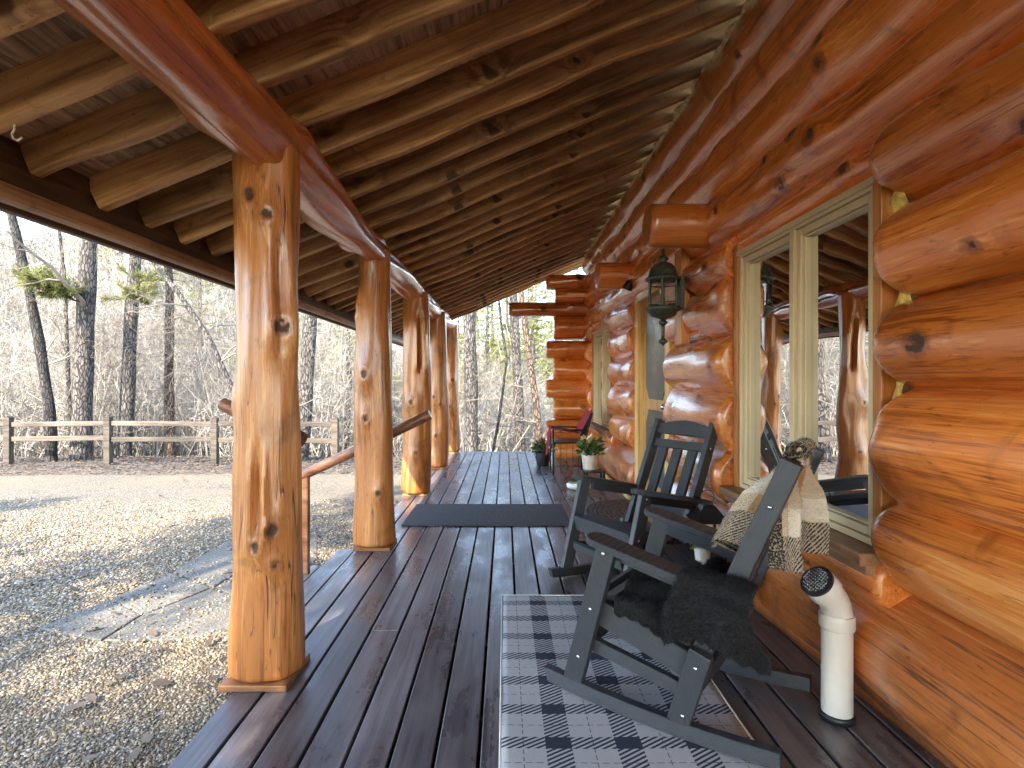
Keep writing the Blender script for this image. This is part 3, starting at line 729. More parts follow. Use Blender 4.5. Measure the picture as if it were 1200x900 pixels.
def fuzz(o, n, length, seed, mat, name='pile', thick=.0012, droop=.4):
    """short fibres standing on a cloth, added to the same mesh"""
    me = o.data; rg = np.random.RandomState(seed)
    nv = len(me.vertices); co = np.empty(nv*3, np.float32); me.vertices.foreach_get('co', co); co = co.reshape(-1, 3)
    me.calc_loop_triangles(); nt_ = len(me.loop_triangles); tr = np.empty(nt_*3, np.int32); me.loop_triangles.foreach_get('vertices', tr); tr = tr.reshape(-1, 3)
    lt = np.empty(nt_*3, np.int32); me.loop_triangles.foreach_get('loops', lt); lt = lt.reshape(-1, 3)
    uvd = np.empty(len(me.loops)*2, np.float32); me.uv_layers[0].data.foreach_get('uv', uvd); uvd = uvd.reshape(-1, 2)
    a, b, c = co[tr[:, 0]], co[tr[:, 1]], co[tr[:, 2]]
    nr = np.cross(b-a, c-a); ar = np.linalg.norm(nr, axis=1); nr = nr/np.maximum(ar[:, None], 1e-9)
    pick = rg.choice(nt_, n, p=ar/ar.sum()); r1, r2 = rg.rand(n), rg.rand(n); fl = r1+r2 > 1; r1[fl] = 1-r1[fl]; r2[fl] = 1-r2[fl]
    P = a[pick]+(b-a)[pick]*r1[:, None]+(c-a)[pick]*r2[:, None]
    ua, ub, uc = uvd[lt[:, 0]], uvd[lt[:, 1]], uvd[lt[:, 2]]
    U = ua[pick]+(ub-ua)[pick]*r1[:, None]+(uc-ua)[pick]*r2[:, None]
    sgn = rg.choice([-1, 1], n)[:, None]
    D = nr[pick]*sgn+rg.normal(0, .75, (n, 3)); D[:, 2] -= droop; D /= np.linalg.norm(D, axis=1)[:, None]
    L = length*rg.uniform(.4, 1.3, n)[:, None]
    sd = np.cross(D, rg.normal(0, 1, (n, 3))); sd /= np.linalg.norm(sd, axis=1)[:, None]
    V = np.concatenate([P-sd*thick, P+sd*thick, P+D*L], 0)
    me2v = [tuple(x) for x in co.tolist()]+[tuple(x) for x in V.tolist()]
    fs = [tuple(p.vertices) for p in me.polygons]+[(nv+i, nv+n+i, nv+2*n+i) for i in range(n)]
    uvs = [tuple(x) for x in uvd.tolist()]+[tuple(U[i]) for i in range(n) for _ in range(3)]
    m2 = bpy.data.meshes.new(me.name); m2.from_pydata(me2v, [], fs); ul = m2.uv_layers.new(name='UVMap')
    ul.data.foreach_set('uv', np.array(uvs, np.float32).ravel()); m2.materials.append(mat)
    m2.polygons.foreach_set('use_smooth', [True]*len(m2.polygons)); o.data = m2

# ------------------------------------------------------------------ rocking chairs
HW = .2765
def chair():
    root = empty('rocking_chair')
    def B(name, mb, par=root, bevel=.004, **kw): return mb.build(name, M['poly'], par, bevel=bevel, **kw)
    def P(t, z, x): return Vector((x, .2-t, z))
    def board(t0, z0, t1, z1, w, x, th):
        mb = MB(); d = Vector((0, -(t1-t0), z1-z0)).normalized(); n = Vector((0, -d.z, d.y))*(w/2)
        a, b = P(t0, z0, x-th/2), P(t1, z1, x-th/2)
        mb.prism([a-n, b-n, b+n, a+n], (th, 0, 0))
        # planar uv along the board
        uv = []
        for f in mb.f: uv.append([((Vector(mb.v[i])-a).dot(d), (Vector(mb.v[i])-a).dot(n.normalized())+.3*x) for i in f])
        mb.uv = uv; return mb
    def cross(t, z, w, h, x0, x1, ang=0):
        mb = MB(); up = Vector((0, -math.sin(ang), math.cos(ang))); mb.bar(P(t, z, x0), P(t, z, x1), h, w, up); return mb
    for s in (-1, 1):
        x = s*HW
        # rocker: a curved runner
        ts = [ -.25+.86*i/16 for i in range(17)]
        zb = lambda t: .002+.022*((t-.18)/.43)**2
        pts = [P(t, zb(t), x-.019) for t in ts]+[P(t-.02*(1 if i == 0 else 0), zb(t)+.056, x-.019) for i, t in list(enumerate(ts))[::-1]]
        mb = MB(); n = len(ts)
        vs = [Vector(p) for p in pts]+[Vector(p)+Vector((.038, 0, 0)) for p in pts]; N = 2*n
        fs = []
        for i in range(n-1):
            fs.append((i, i+1, N-2-i, N-1-i)); fs.append((N+i+1, N+i, 2*N-1-i, 2*N-2-i))
            fs.append((i+1, i, N+i, N+i+1)); fs.append((N-1-i, N-2-i, 2*N-2-i, 2*N-1-i))
        fs += [(0, N-1, 2*N-1, N), (n, n-1, N+n-1, N+n)]
        mb.add(vs, fs, [[(vs[i].y, vs[i].z) for i in f] for f in fs]); B('rocker', mb)
        fl = board(-.140, .055, .012, .622, .078, x, .036); B('front_leg', fl)
        B('rear_leg', board(.283, .050, .362, .315, .078, x, .036))
        xi = x-s*.037
        B('side_rail', board(-.065, .352, .375, .222, .098, xi+s*.0, .03))
        B('side_stretcher', board(-.10, .215, .325, .142, .052, xi, .032))
        bp = board(.335, .26, .635, .985, .066, xi-s*.006, .038); B('back_post', bp)
        # arm with a rounded nose, thin apron beneath
        a0, a1 = P(-.075, .640, x), P(.50, .520, x); d = (a1-a0).normalized(); up = Vector((1, 0, 0)).cross(d); up = up if up.z > 0 else -up
        L = (a1-a0).length; out = []
        for k in range(9):
            an = PI/2+PI*k/8; out.append((.052+.052*math.cos(an), .056*math.sin(an)))
        out += [(L-.02, -.046), (L, -.036), (L, .036), (L-.02, .046)]
        B('arm', MB().prism([a0+d*u+Vector((1, 0, 0))*v-up*.014 for u, v in out], up*.028), bevel=.005)
        B('arm_apron', board(.04, .578, .44, .494, .048, xi, .026))
        for (t, z) in ((.000, .588), (-.055, .365), (-.108, .167), (.347, .262), (.303, .085)):
            m_ = MB(); m_.lathe([(.0001, .004), (.006, .0035), (.0075, 0)], n=10)
            o = m_.build('bolt', M['steel'], root, smooth=True); o.location = P(t, z, x+s*.0185); o.rotation_euler = (0, s*PI/2, 0)
        m_ = MB(); m_.lathe([(.0001, .004), (.006, .0035), (.0075, 0)], n=10)
        o = m_.build('bolt', M['steel'], root, smooth=True); o.location = P(.572, .834, xi-s*.006+s*.0195); o.rotation_euler = (0, s*PI/2, 0)
    e = HW-.055
    B('front_rail', cross(-.072, .352, .10, .03, -HW+.019, HW-.019, -.25))
    B('front_stretcher', cross(-.105, .215, .055, .03, -e, e, -.25)); B('rear_stretcher', cross(.315, .145, .055, .03, -e, e))
    mb = MB(); 
    for k in range(6):
        t = -.045+.072*k; z = .405-.295*(t+.06)-.012*math.sin(PI*k/5)
        mb.bar(P(t+.031, z-.008, -e), P(t+.031, z-.008, e), .064, .022, (0, .28, .96))
    B('seat', mb)
    # back: s runs up the post line
    q0, q1 = Vector((.335, .26)), Vector((.635, .985)); dq = (q1-q0).normalized(); nq = Vector((dq.y, -dq.x))
    LB = (q1-q0).length; ib = HW-.065
    def back(name, poly, th=.026, shift=0, par=root):     # poly of (x, s) in the back plane
        def W(x, s_, o): c = q0+dq*(s_*LB)+nq*o; return P(c.x, c.y, x)
        n3 = Vector((0, -nq.x, nq.y))*th
        mb = MB().prism([W(x, s_, -th/2+shift) for x, s_ in poly], n3)
        return B(name, mb, par)
    arch = [(-ib, .875), (ib, .875)]+[(ib-2*ib*k/10, .955+.05*math.sin(PI*k/10)) for k in range(11)]
    back('top_rail', arch); back('mid_rail', [(-ib, .755), (ib, .755), (ib, .825), (-ib, .825)]); back('low_rail', [(-ib, .215), (ib, .215), (ib, .285), (-ib, .285)])
    for k in (-1, 0, 1): back('back_slat', [(k*.123-.036, .287), (k*.123+.036, .287), (k*.123+.036, .753), (k*.123-.036, .753)], .022)
    return root
def copy_tree(o, par=None):
    c = o.copy(); C.objects.link(c)
    if par: c.parent = par
    for ch in list(o.children): copy_tree(ch, c)
    return c
ch1 = chair(); ch2 = copy_tree(ch1)
A1 = math.radians(52.7); A2 = math.radians(119.4)
ch1.location = (.708, 2.209, .011); ch1.rotation_euler = (0, 0, A1); ch2.location = (.819, 3.458, 0); ch2.rotation_euler = (0, 0, A2)
props(ch1, 'black rocking chair in front on the plaid rug, draped with two throws', 'rocking chair', 'black rocking chairs on the porch')
props(ch2, 'empty black rocking chair with bare slatted back, farther along the porch', 'rocking chair', 'black rocking chairs on the porch')
bpy.context.view_layer.update()
MW1 = ch1.matrix_world.copy()
def cw(t, z, x): return MW1 @ Vector((x, .2-t, z))      # near chair coordinates -> world; x<0 is the side nearest the camera

# black fleece throw over the seat and the near arm
def fleece(u, v):
    t = .035+.515*v+.02*math.sin(9*u)
    over = min(max((t-.245-.02*math.sin(5*u))/.06, 0), 1); over = over*over*(3-2*over)
    seat = .425-.29*(t+.06)
    k = u
    # lying on the seat and just spilling onto the side rail
    xa = .20-.485*min(k/.86, 1)-.018*max(0, (k-.86)/.14)
    za = seat+.035+.085*math.sin(PI*min(k/.85, 1))*min(1, .35+2.2*v)-.045*max(0, (k-.84)/.16)**1.1
    arm = .592-.21*(t-.10)
    # over the arm and down outside
    if k < .30: xb = .20-.36*(k/.30); zb = seat+.08+.11*(k/.30)+.09*math.sin(PI*k/.3)
    elif k < .48: q = (k-.30)/.18; xb = -.16-.085*q; zb = seat+.19+(arm+.05-seat-.19)*math.sin(q*PI/2)+.03*math.sin(PI*q)
    elif k < .58: q = (k-.48)/.10; xb = -.245-.11*q; zb = arm+.05+.014*math.sin(PI*q)
    else:
        q = (k-.58)/.42; hem = .405-.16*(t-.25)+.018*math.sin(17*t)
        xb = -.355-.03*math.sin(PI*q*.8)-.030*math.sin(27*t+2*q)*q; zb = arm+.05-(arm+.05-hem)*q
    x = xa+(xb-xa)*over; z = za+(zb-za)*over
    z += .010*math.sin(23*t+5*k)+.008*math.sin(31*k+9*t); x += .008*math.sin(19*t+11*k)
    tt = t+.012*math.sin(13*k+3*t)+over*.03*max(0, (k-.58)/.42)*(v-.3)
    if k > .85: z -= .014*abs(math.sin(38*v))*(k-.85)/.15
    if x > -.25: tt = min(tt, .335+(z-.26)*.414-.045)
    return cw(tt, z, x)
mb = MB(); mb.grid(fleece, 72, 56)
fl = mb.build('throw_blanket', M['fur'], None, smooth=True, label='black shaggy fleece throw heaped over the seat and arm of the front rocking chair', cat='throw')
fuzz(fl, 42000, .015, 5, M['fur'], thick=.0011)
# tan plaid blanket over the top rail
def bk(s_, o, x):
    q0, q1 = Vector((.335, .26)), Vector((.635, .985)); d = (q1-q0).normalized(); n = Vector((d.y, -d.x)); c = q0+d*(s_*(q1-q0).length)-n*o
    return c.x, c.y, x
def scarf(u, v):
    # v 0 = front hem (low, in front of the slats) .. top .. 1 = rear hem; bunched, so the tails hang edge-on to the rail
    xx = -.215+.20*u; tail = 0 if u < .5 else 1; a = (u*2) % 1.0 if u < 1 else 1.0
    def twist(q, cx, ct, cz, W, sgn):
        m = min(q/.45, 1); m = m*m*(3-2*m); ph = R(78)*m; bx, bt = xx, ct
        tx = cx+(a-.5)*W*math.cos(ph); tt = ct+sgn*(a-.5)*W*math.sin(ph)+.016*math.sin(2*PI*a+tail)*m
        return bx*(1-m)+tx*m, bt*(1-m)+tt*m, cz
    if v < .45:
        q = 1-v/.45; s_ = 1-(.50+.05*tail)*q; t, z, _ = bk(s_, .032+.050*q, 0); x, t, z = twist(q, -.15+.05*tail, t-.005*tail, z, .13, -1)
        z += .02*math.sin(PI*a)*q
    elif v < .55:
        q = (v-.45)/.10; an = PI*q; t0, z0, _ = bk(1.0, 0, 0); t = t0-.030*math.cos(an)+.004; z = z0+.036*math.sin(an)+.012+.012*math.sin(9*u); x = xx
    else:
        q = (v-.55)/.45; t0, z0, _ = bk(1.0, 0, 0); z = z0+.012-(.375-.045*tail)*q
        x, t, z = twist(q, -.205+.10*tail, t0-.026+.006*q+.036*tail, z, .098+.012*q, 1)
        x += .012*math.sin(7*q+2*tail)*q
    t += .004*math.sin(31*u+17*v); z += .003*math.sin(27*u)
    return cw(t, z, x)
mb = MB(); mb.grid(scarf, 44, 96)
sc_ = mb.build('throw_blanket', M['blanket'], None, smooth=True, label='tan, white and black plaid throw hung over the back of the front rocking chair', cat='throw')
fuzz(sc_, 22000, .009, 6, M['blanket'], thick=.0012, droop=.2)

# ------------------------------------------------------------------ rugs and mats
def sheet(name, x0, x1, y0, y1, z, th, mat, **kw):
    mb = MB(); a, b = (x1-x0)/2, (y1-y0)/2
    mb.box(-a, a, -b, b, 0, th); o = mb.build(name, mat, None, bevel=.002, **kw); o.location = ((x0+x1)/2, (y0+y1)/2, z); return o
rug = empty('plaid_rug', (.42, 2.47, .0035), label='grey and navy plaid rug under the front rocking chair', cat='rug')
mb = MB(); mb.grid(lambda u, v: (-.433+.866*u, -.745+1.49*v, .0055+.0012*math.sin(9*u+13*v)+.0012*math.sin(17*v)), 30, 50); 
ro = mb.build('weave', M['rug'], rug, smooth=True, solid=.004)
mb = MB()
for p in (((-.437, -.748), (-.437, .748)), ((.437, -.748), (.437, .748)), ((-.437, .748), (.437, .748)), ((-.437, -.748), (.437, -.748))):
    mb.tube([(p[0][0], p[0][1], .005), (p[1][0], p[1][1], .005)], .0045, 6)
mb.build('edging', M['cream_pot'], rug, smooth=True)
sheet('doormat', -.895, .575, 4.78, 5.60, .0035, .010, M['doormat'], label='long charcoal doormat lying across the deck boards', cat='doormat')
mb = MB(); N = 40
pts = [(.0, -.62), (.0, .62)]+[(-.50*math.sin(PI*k/N)**.8, .62*math.cos(PI*k/N)) for k in range(1, N)]
mb.prism([(x, y, 0) for x, y in pts], (0, 0, .010))
o = mb.build('door_mat', M['ornate'], None, bevel=.003, label='half round black rubber mat with scroll pattern before the storm door', cat='door mat'); o.location = (1.27, 5.2, .0035)

# ------------------------------------------------------------------ things between the chairs
tb = empty('side_table', (1.0, 2.95, 0), label='low black slatted side table between the two rocking chairs', cat='side table')
mb = MB()
for k in range(5): mb.box(-.22+.089*k, -.22+.089*k+.082, -.22, .22, .300, .320)
mb.build('tabletop', M['poly'], tb, bevel=.003)
mb = MB(); mb.box(-.20, .20, -.20, -.18, .24, .299); mb.box(-.20, .20, .18, .20, .24, .299); mb.box(-.20, -.18, -.179, .179, .24, .299); mb.box(.18, .20, -.179, .179, .24, .299); mb.build('apron', M['poly'], tb)
for sx in (-1, 1):
    for sy in (-1, 1): MB().box(sx*.19-.02, sx*.19+.02, sy*.19-.02, sy*.19+.02, .001, .239).build('leg', M['poly'], tb, bevel=.003)
def leaves(mb, n, rad, h, size, rnd, up=.5, base=(0, 0, 0)):
    b = Vector(base)
    for i in range(n):
        az = rnd.uniform(0, 2*PI); el = rnd.uniform(.15, 1.3); rr = rnd.uniform(.3, 1)
        c = b+Vector((math.cos(az)*math.cos(el)*rad*rr, math.sin(az)*math.cos(el)*rad*rr, abs(math.sin(el))*h*rr))
        d = Vector((math.cos(az)*math.cos(el), math.sin(az)*math.cos(el), math.sin(el)*up+rnd.uniform(-.3, .5))).normalized()
        s_ = d.cross(Vector((rnd.uniform(-1, 1), rnd.uniform(-1, 1), rnd.uniform(.2, 1)))).normalized(); n_ = s_.cross(d); L = size*rnd.uniform(.6, 1.3); w = L*.24
        mb.add([c, c+d*L*.3+s_*w-n_*L*.03, c+d*L*.7+s_*w*.8-n_*L*.06, c+d*L-n_*L*.16, c+d*L*.7-s_*w*.8-n_*L*.06, c+d*L*.3-s_*w-n_*L*.03], [(0,1,2,3),(0,3,4,5)])
def pot_plant(name, loc, r, h, pm, lm, n, spread, ph, size, seed, flowers=None, stems=True, **kw):
    root = empty(name, loc, **kw); rnd = random.Random(seed)
    mb = MB(); mb.lathe([(r*.74, 0), (r*.80, h*.05), (r, h*.97), (r, h), (r*.9, h), (r*.88, h*.9)], n=28); mb.build('pot', pm, root, smooth=True).data.set_sharp_from_angle(angle=R(40))
    mb = MB(); mb.lathe([(r*.89, h*.86), (.0001, h*.9)], n=20); mb.build('soil', M['soil'], root)
    mb = MB(); leaves(mb, n, spread, ph, size, rnd, base=(0, 0, h*.9))
    if stems:
        for i in range(14):
            a = rnd.uniform(0, 2*PI); q = rnd.uniform(.2, .8)*spread; mb.tube([(0, 0, h*.88), (q*.4*math.cos(a), q*.4*math.sin(a), h+ph*.45), (q*math.cos(a), q*math.sin(a), h+ph*.9)], [.003, .0025, .001], 5)
    mb.build('foliage', lm, root, smooth=True)
    if flowers:
        mb = MB(); fm, k, fh, fs = flowers
        for i in range(k):
            a = rnd.uniform(0, 2*PI); q = rnd.uniform(0, .7)*spread; z = h+ph*fh*rnd.uniform(.7, 1.1)
            for j in range(6): leaves(mb, 1, .004, .004, fs, rnd, base=(q*math.cos(a), q*math.sin(a), z))
            mb.tube([(q*.3*math.cos(a), q*.3*math.sin(a), h*.9), (q*math.cos(a), q*math.sin(a), z)], .002, 4)
        mb.build('flowers', fm, root, smooth=True)
    return root
pot_plant('potted_plant', (1.01, 2.84, .3205), .042, .082, M['white_pot'], M['leaf_light'], 46, .06, .05, .04, 3, label='small bright green plant in a white pot on the black side table', cat='potted plant', stems=False)
# candle lantern on the side table
cl = empty('candle_lantern', (1.115, 3.06, .3205), label='black metal candle lantern with a pyramid roof on the side table', cat='lantern')
mb = MB(); mb.box(-.075, .075, -.075, .075, 0, .016); mb.build('base', M['black_metal'], cl, bevel=.002)
mb = MB()
for sx in (-1, 1):
    for sy in (-1, 1): mb.box(sx*.064-.006, sx*.064+.006, sy*.064-.006, sy*.064+.006, .0165, .165)
for z in (.09, .158): 
    for s_ in (-1, 1): mb.box(-.0575, .0575, s_*.064-.003, s_*.064+.003, z, z+.006); mb.box(s_*.064-.003, s_*.064+.003, -.0575, .0575, z+.0062, z+.012)
mb.build('cage', M['black_metal'], cl)
mb = MB(); mb.lathe([(.128, .166), (.128, .170), (.045, .250), (.034, .252), (.034, .268), (.0001, .270)], n=4, rot=PI/4); mb.build('lid', M['black_metal'], cl, bevel=.002)
mb = MB(); mb.tube([(.038*math.cos(a), 0, .292+.038*math.sin(a)) for a in [PI*2*k/18-.9 for k in range(18)]], .0025, 6); mb.build('carry_ring', M['black_metal'], cl, smooth=True)
mb = MB(); mb.lathe([(.028, .0165), (.028, .085), (.0001, .085)], n=16); mb.build('candle', M['cream_pot'], cl, smooth=True)
# vent pipe
vp = empty('vent_pipe', (1.232, 2.06, 0), label='white plastic vent pipe with an angled elbow rising from the deck', cat='pipe')
mb = MB(); mb.lathe([(.060, .002), (.060, .02), (.055, .026), (.0525, .026)], n=36); mb.build('floor_collar', M['black_plastic'], vp, smooth=True)
mb = MB(); mb.lathe([(.0525, .003), (.0525, .335), (.058, .337), (.060, .342), (.060, .385), (.058, .39)], n=40); mb.build('pipe', M['white_pvc'], vp, smooth=True).data.set_sharp_from_angle(angle=R(50))
ed = Vector((-.66, -.22, .62)).normalized()
pts = [Vector((0, 0, .382))]; d0 = Vector((0, 0, 1))
for k in range(1, 9):
    q = k/8; d = (d0*(1-q)+ed*q).normalized(); pts.append(pts[-1]+d*.0135)
mb = MB(); mb.tube(pts, .0525, 36, caps=False); e0 = pts[-1]
mb.tube([e0-ed*.004, e0+ed*.002, e0+ed*.004, e0+ed*.058, e0+ed*.06], [.0525, .0575, .060, .060, .0585], 36, caps=True)
mb.build('elbow', M['white_pvc'], vp, smooth=True).data.set_sharp_from_angle(angle=R(50))
mb = MB(); e1 = e0+ed*.0605; mb.tube([e1, e1+ed*.010, e1+ed*.013], [.060, .060, .052], 36)
cap = mb.build('grille_cap', M['black_plastic'], vp, smooth=True); cap.data.set_sharp_from_angle(angle=R(40))
a_ = ed.cross(Vector((0, 1, 0))).normalized(); b_ = a_.cross(ed); mb = MB(); e2 = e1+ed*.0145
for k in range(-4, 5):
    o_ = k*.0105; L = math.sqrt(max(0, .047**2-o_*o_))
    mb.bar(e2+a_*o_-b_*L, e2+a_*o_+b_*L, .003, .003, ed); mb.bar(e2+ed*.002+b_*o_-a_*L, e2+ed*.002+b_*o_+a_*L, .003, .003, ed)
mb.build('grille', M['steel'], cap)

# ------------------------------------------------------------------ wall lantern and flood light
wl = empty('wall_lantern', (1.11, 3.90, 1.50), label='verdigris bronze carriage lantern with clear panes on the log wall', cat='wall lantern')
mb = MB(); mb.lathe([(.0001, .685), (.008, .675), (.012, .66), (.006, .645), (.02, .632), (.034, .615), (.040, .605), (.022, .595), (.03, .585)], n=20); mb.build('finial', M['bronze'], wl, smooth=True)
mb = MB(); mb.lathe([(.028, .588), (.062, .572), (.088, .54), (.100, .50), (.103, .485), (.122, .476), (.124, .462), (.108, .455)], n=24); mb.build('dome', M['bronze'], wl, smooth=True)
mb = MB()
for k in range(6):
    a = PI/3*k+.2; b = a+PI/3; pa, pb = Vector((.104*math.cos(a), .104*math.sin(a), 0)), Vector((.104*math.cos(b), .104*math.sin(b), 0))
    mb.tube([pa+Vector((0, 0, .27)), pa+Vector((0, 0, .462))], .0065, 6)
    for z in (.272, .30, .43): mb.bar(pa+Vector((0, 0, z)), pb+Vector((0, 0, z)), .006, .007)
mb.build('cage', M['bronze'], wl)
mb = MB()
for k in range(6):
    a = PI/3*k+.2; b = a+PI/3; pa, pb = Vector((.101*math.cos(a), .101*math.sin(a), 0)), Vector((.101*math.cos(b), .101*math.sin(b), 0))
    mb.add([pa+Vector((0, 0, .27)), pb+Vector((0, 0, .27)), pb+Vector((0, 0, .46)), pa+Vector((0, 0, .46))], [(0,1,2,3)])
mb.build('pane', M['glass'], wl)
mb = MB(); mb.lathe([(.110, .275), (.124, .266), (.122, .252), (.10, .238), (.085, .212), (.05, .198), (.022, .188), (.016, .178)], n=24)
mb.lathe([(.016, .18), (.028, .172), (.034, .16), (.020, .148), (.013, .138), (.011, .06), (.016, .05), (.030, .038), (.033, .026), (.018, .016), (.008, .006), (.0001, .0)], n=18); mb.build('bowl', M['bronze'], wl, smooth=True)
mb = MB()
for k in range(3): mb.tube([(.025*math.cos(2.1*k), .025*math.sin(2.1*k), .26), (.025*math.cos(2.1*k), .025*math.sin(2.1*k), .34)], .009, 8)
mb.build('candle_tubes', M['cream_pot'], wl, smooth=True)
mb = MB(); mb.box(.130, .163, .03, .13, .26, .50); mb.build('back_plate', M['bronze'], wl, bevel=.006)
mb = MB(); mb.tube([(.135, .07, .44), (.09, .05, .49), (.06, .03, .53)], .012, 8); mb.tube([(.135, .07, .29), (.10, .05, .255), (.06, .03, .235)], .012, 8); mb.build('arm', M['bronze'], wl, smooth=True)
fd = empty('flood_light', at(742, 337, 5.65), label='black twin flood light fixed to the logs beyond the wall lantern', cat='flood light')
mb = MB(); mb.box(.09, .19, .0, .08, -.035, .035); mb.build('junction_box', M['black_metal'], fd, bevel=.006)
for (x, z) in ((-.05, .02), (.075, .0)):
    h = MB(); h.lathe([(.022, .05), (.035, .04), (.055, -.03), (.055, -.036)], n=18); o = h.build('lamp_head', M['black_metal'], fd, smooth=True); o.location = (x, -.02, z); o.rotation_euler = (.55, .35 if x < 0 else -.2, 0)
    g = MB(); g.lathe([(.0001, -.05), (.03, -.047), (.05, -.037)], n=18); g.build('lens', M['white_pot'], o, smooth=True)
    MB().tube([(x, -.01, z+.035), (x*.3+.06, .02, .05), (.13, .03, .02)], .010, 8).build('neck', M['black_metal'], fd, smooth=True)

# ------------------------------------------------------------------ far end of the porch
bc = empty('metal_chair', (.86, 7.62, 0), label='low black wire metal chair at the far end of the porch', cat='chair')
tb_ = lambda pts, r=.011: MB().tube(pts, r, 8)
for (x, y) in ((-.22, -.24), (.22, -.24), (-.22, .24), (.22, .24)):
    tb_([(x, y, .002), (x, y, .62 if x < 0 else .60)]).build('leg', M['black_metal'], bc, smooth=True)
mb = MB(); mb.box(-.21, .21, -.235, .235, .42, .445); mb.build('seat', M['black_metal'], bc, bevel=.006)
mb = MB(); mb.tube([(-.22, -.24, .615), (.20, -.24, .60)], .011, 8); mb.tube([(-.22, .24, .615), (.20, .24, .60)], .011, 8); mb.build('armrest', M['black_metal'], bc, smooth=True)
mb = MB()
for k in range(9): mb.tube([(.20, -.22+.055*k, .45), (.30, -.22+.055*k, .82)], .005, 6)
mb.tube([(.20, -.24, .44), (.30, -.24, .83), (.30, .24, .83), (.20, .24, .44)], .011, 8); mb.build('backrest', M['black_metal'], bc, smooth=True)
mb = MB()
for k in range(6): mb.tube([(-.2+.08*k, -.24, .02+.0), (-.2+.08*k, -.24, .40)], .004, 6)
mb.tube([(-.22, -.24, .12), (.22, -.24, .12)], .006, 6); mb.build('side_wires', M['black_metal'], bc, smooth=True)
def redcloth(u, v):
    # from the back, down over the seat and off the left side
    if v < .45: q = v/.45; x, z = .29-.16*q, .85-.30*q
    elif v < .8: q = (v-.45)/.35; x, z = .13-.37*q, .55+.07*q
    else: q = (v-.8)/.2; x, z = -.24-.05*q, .62-.38*q
    y = (-.26+.50*u)*(1-.45*max(0, (v-.6)/.4))-.05*max(0, (v-.6))
    return Vector((.86+x+.012*math.sin(9*u+4*v), 7.62+y, z+.012*math.sin(11*u+3*v)+.01))
mb = MB(); mb.grid(redcloth, 24, 40); rc = mb.build('throw_blanket', M['red_cloth'], None, smooth=True, label='red throw spread over the black metal chair at the far end', cat='throw'); fuzz(rc, 5000, .012, 9, M['red_cloth'])
pot_plant('flower_pot', (.56, 8.25, .002), .115, .20, M['black_plastic'], M['leaf'], 80, .15, .17, .10, 11, (M['flower_red'], 6, .9, .05), label='black flower pot with green leaves and red blooms near the deck end', cat='flower pot')
stl = empty('plant_stand', (1.06, 6.62, 0), label='small black stool under the white plant pot by the wall', cat='plant stand')
mb = MB(); mb.box(-.12, .12, -.12, .12, .175, .195); mb.build('top', M['black_metal'], stl, bevel=.004)
for sx in (-1, 1):
    for sy in (-1, 1): MB().box(sx*.10-.014, sx*.10+.014, sy*.10-.014, sy*.10+.014, .001, .174).build('leg', M['black_metal'], stl)
pot_plant('potted_plant', (1.02, 6.66, .1955), .105, .18, M['cream_pot'], M['leaf'], 130, .15, .21, .09, 12, (M['flower_pale'], 6, .85, .055), label='leafy plant with cream blooms in a pale pot on the small stool', cat='potted plant')
pl = empty('low_planter', (.86, 6.45, .002), label='low white oval planter with trailing green on the deck', cat='planter')
mb = MB(); mb.lathe([(.09, 0), (.115, .02), (.12, .055), (.10, .075), (.092, .07)], n=26); o = mb.build('bowl', M['white_pot'], pl, smooth=True); o.scale = (1.25, .8, 1)
mb = MB(); leaves(mb, 70, .12, .07, .05, random.Random(15), base=(.02, 0, .065)); mb.build('foliage', M['leaf'], pl, smooth=True)
# ------------------------------------------------------------------ ground
def sm(t): t = np.clip(t, 0, 1); return t*t*(3-2*t)
def gz(x, y):
    x = np.asarray(x, float); y = np.asarray(y, float)
    z = -.41-.034*np.clip(y-4.5, 0, 9.5)
    z = z-2.6*sm((y-14.2)/9)
    a = -x/np.maximum(np.abs(y), 8)
    hh = 6.0+10.5*sm((a-.15)/.55)+3*sm((-a-.1)/.5)
    z = z+hh*sm((y-23)/48)*1.25+.06*np.clip(y-70, 0, 100)
    z = z+(.012*np.sin(x*1.7+y*.9)+.015*np.sin(x*.6-y*1.3))*np.clip(y/4, .3, 1)
    z = z+sm((y-15)/10)*(.25*np.sin(x*.31+y*.23)+.3*np.sin(x*.17-y*.36+1))
    return z
def gpt(px, py, zz=None):      # photo pixel -> point on the ground
    d = 3.0
    for _ in range(60):
        p = at(px, py, d); z = float(gz(p.x, p.y)); d += (p.z-z)*.5*d/max(H-z, .5)*.6
    p = at(px, py, d); p.z = float(gz(p.x, p.y)); return p
u = np.linspace(-1, 1, 260); gx = 9*u+171*np.sign(u)*np.abs(u)**3.2
v = np.linspace(0, 1, 300); gy = -25+40*v+150*v**3.2
GX, GY = np.meshgrid(gx, gy); GZ = gz(GX, GY)
V = np.stack([GX, GY, GZ], -1).reshape(-1, 3); nX = len(gx); nY = len(gy)
i, j = np.meshgrid(np.arange(nY-1), np.arange(nX-1), indexing='ij')
np_mesh('ground', V, np.stack([i*nX+j, i*nX+j+1, (i+1)*nX+j+1, (i+1)*nX+j], -1).reshape(-1, 4), M['gravel'], None, True, kind='structure')

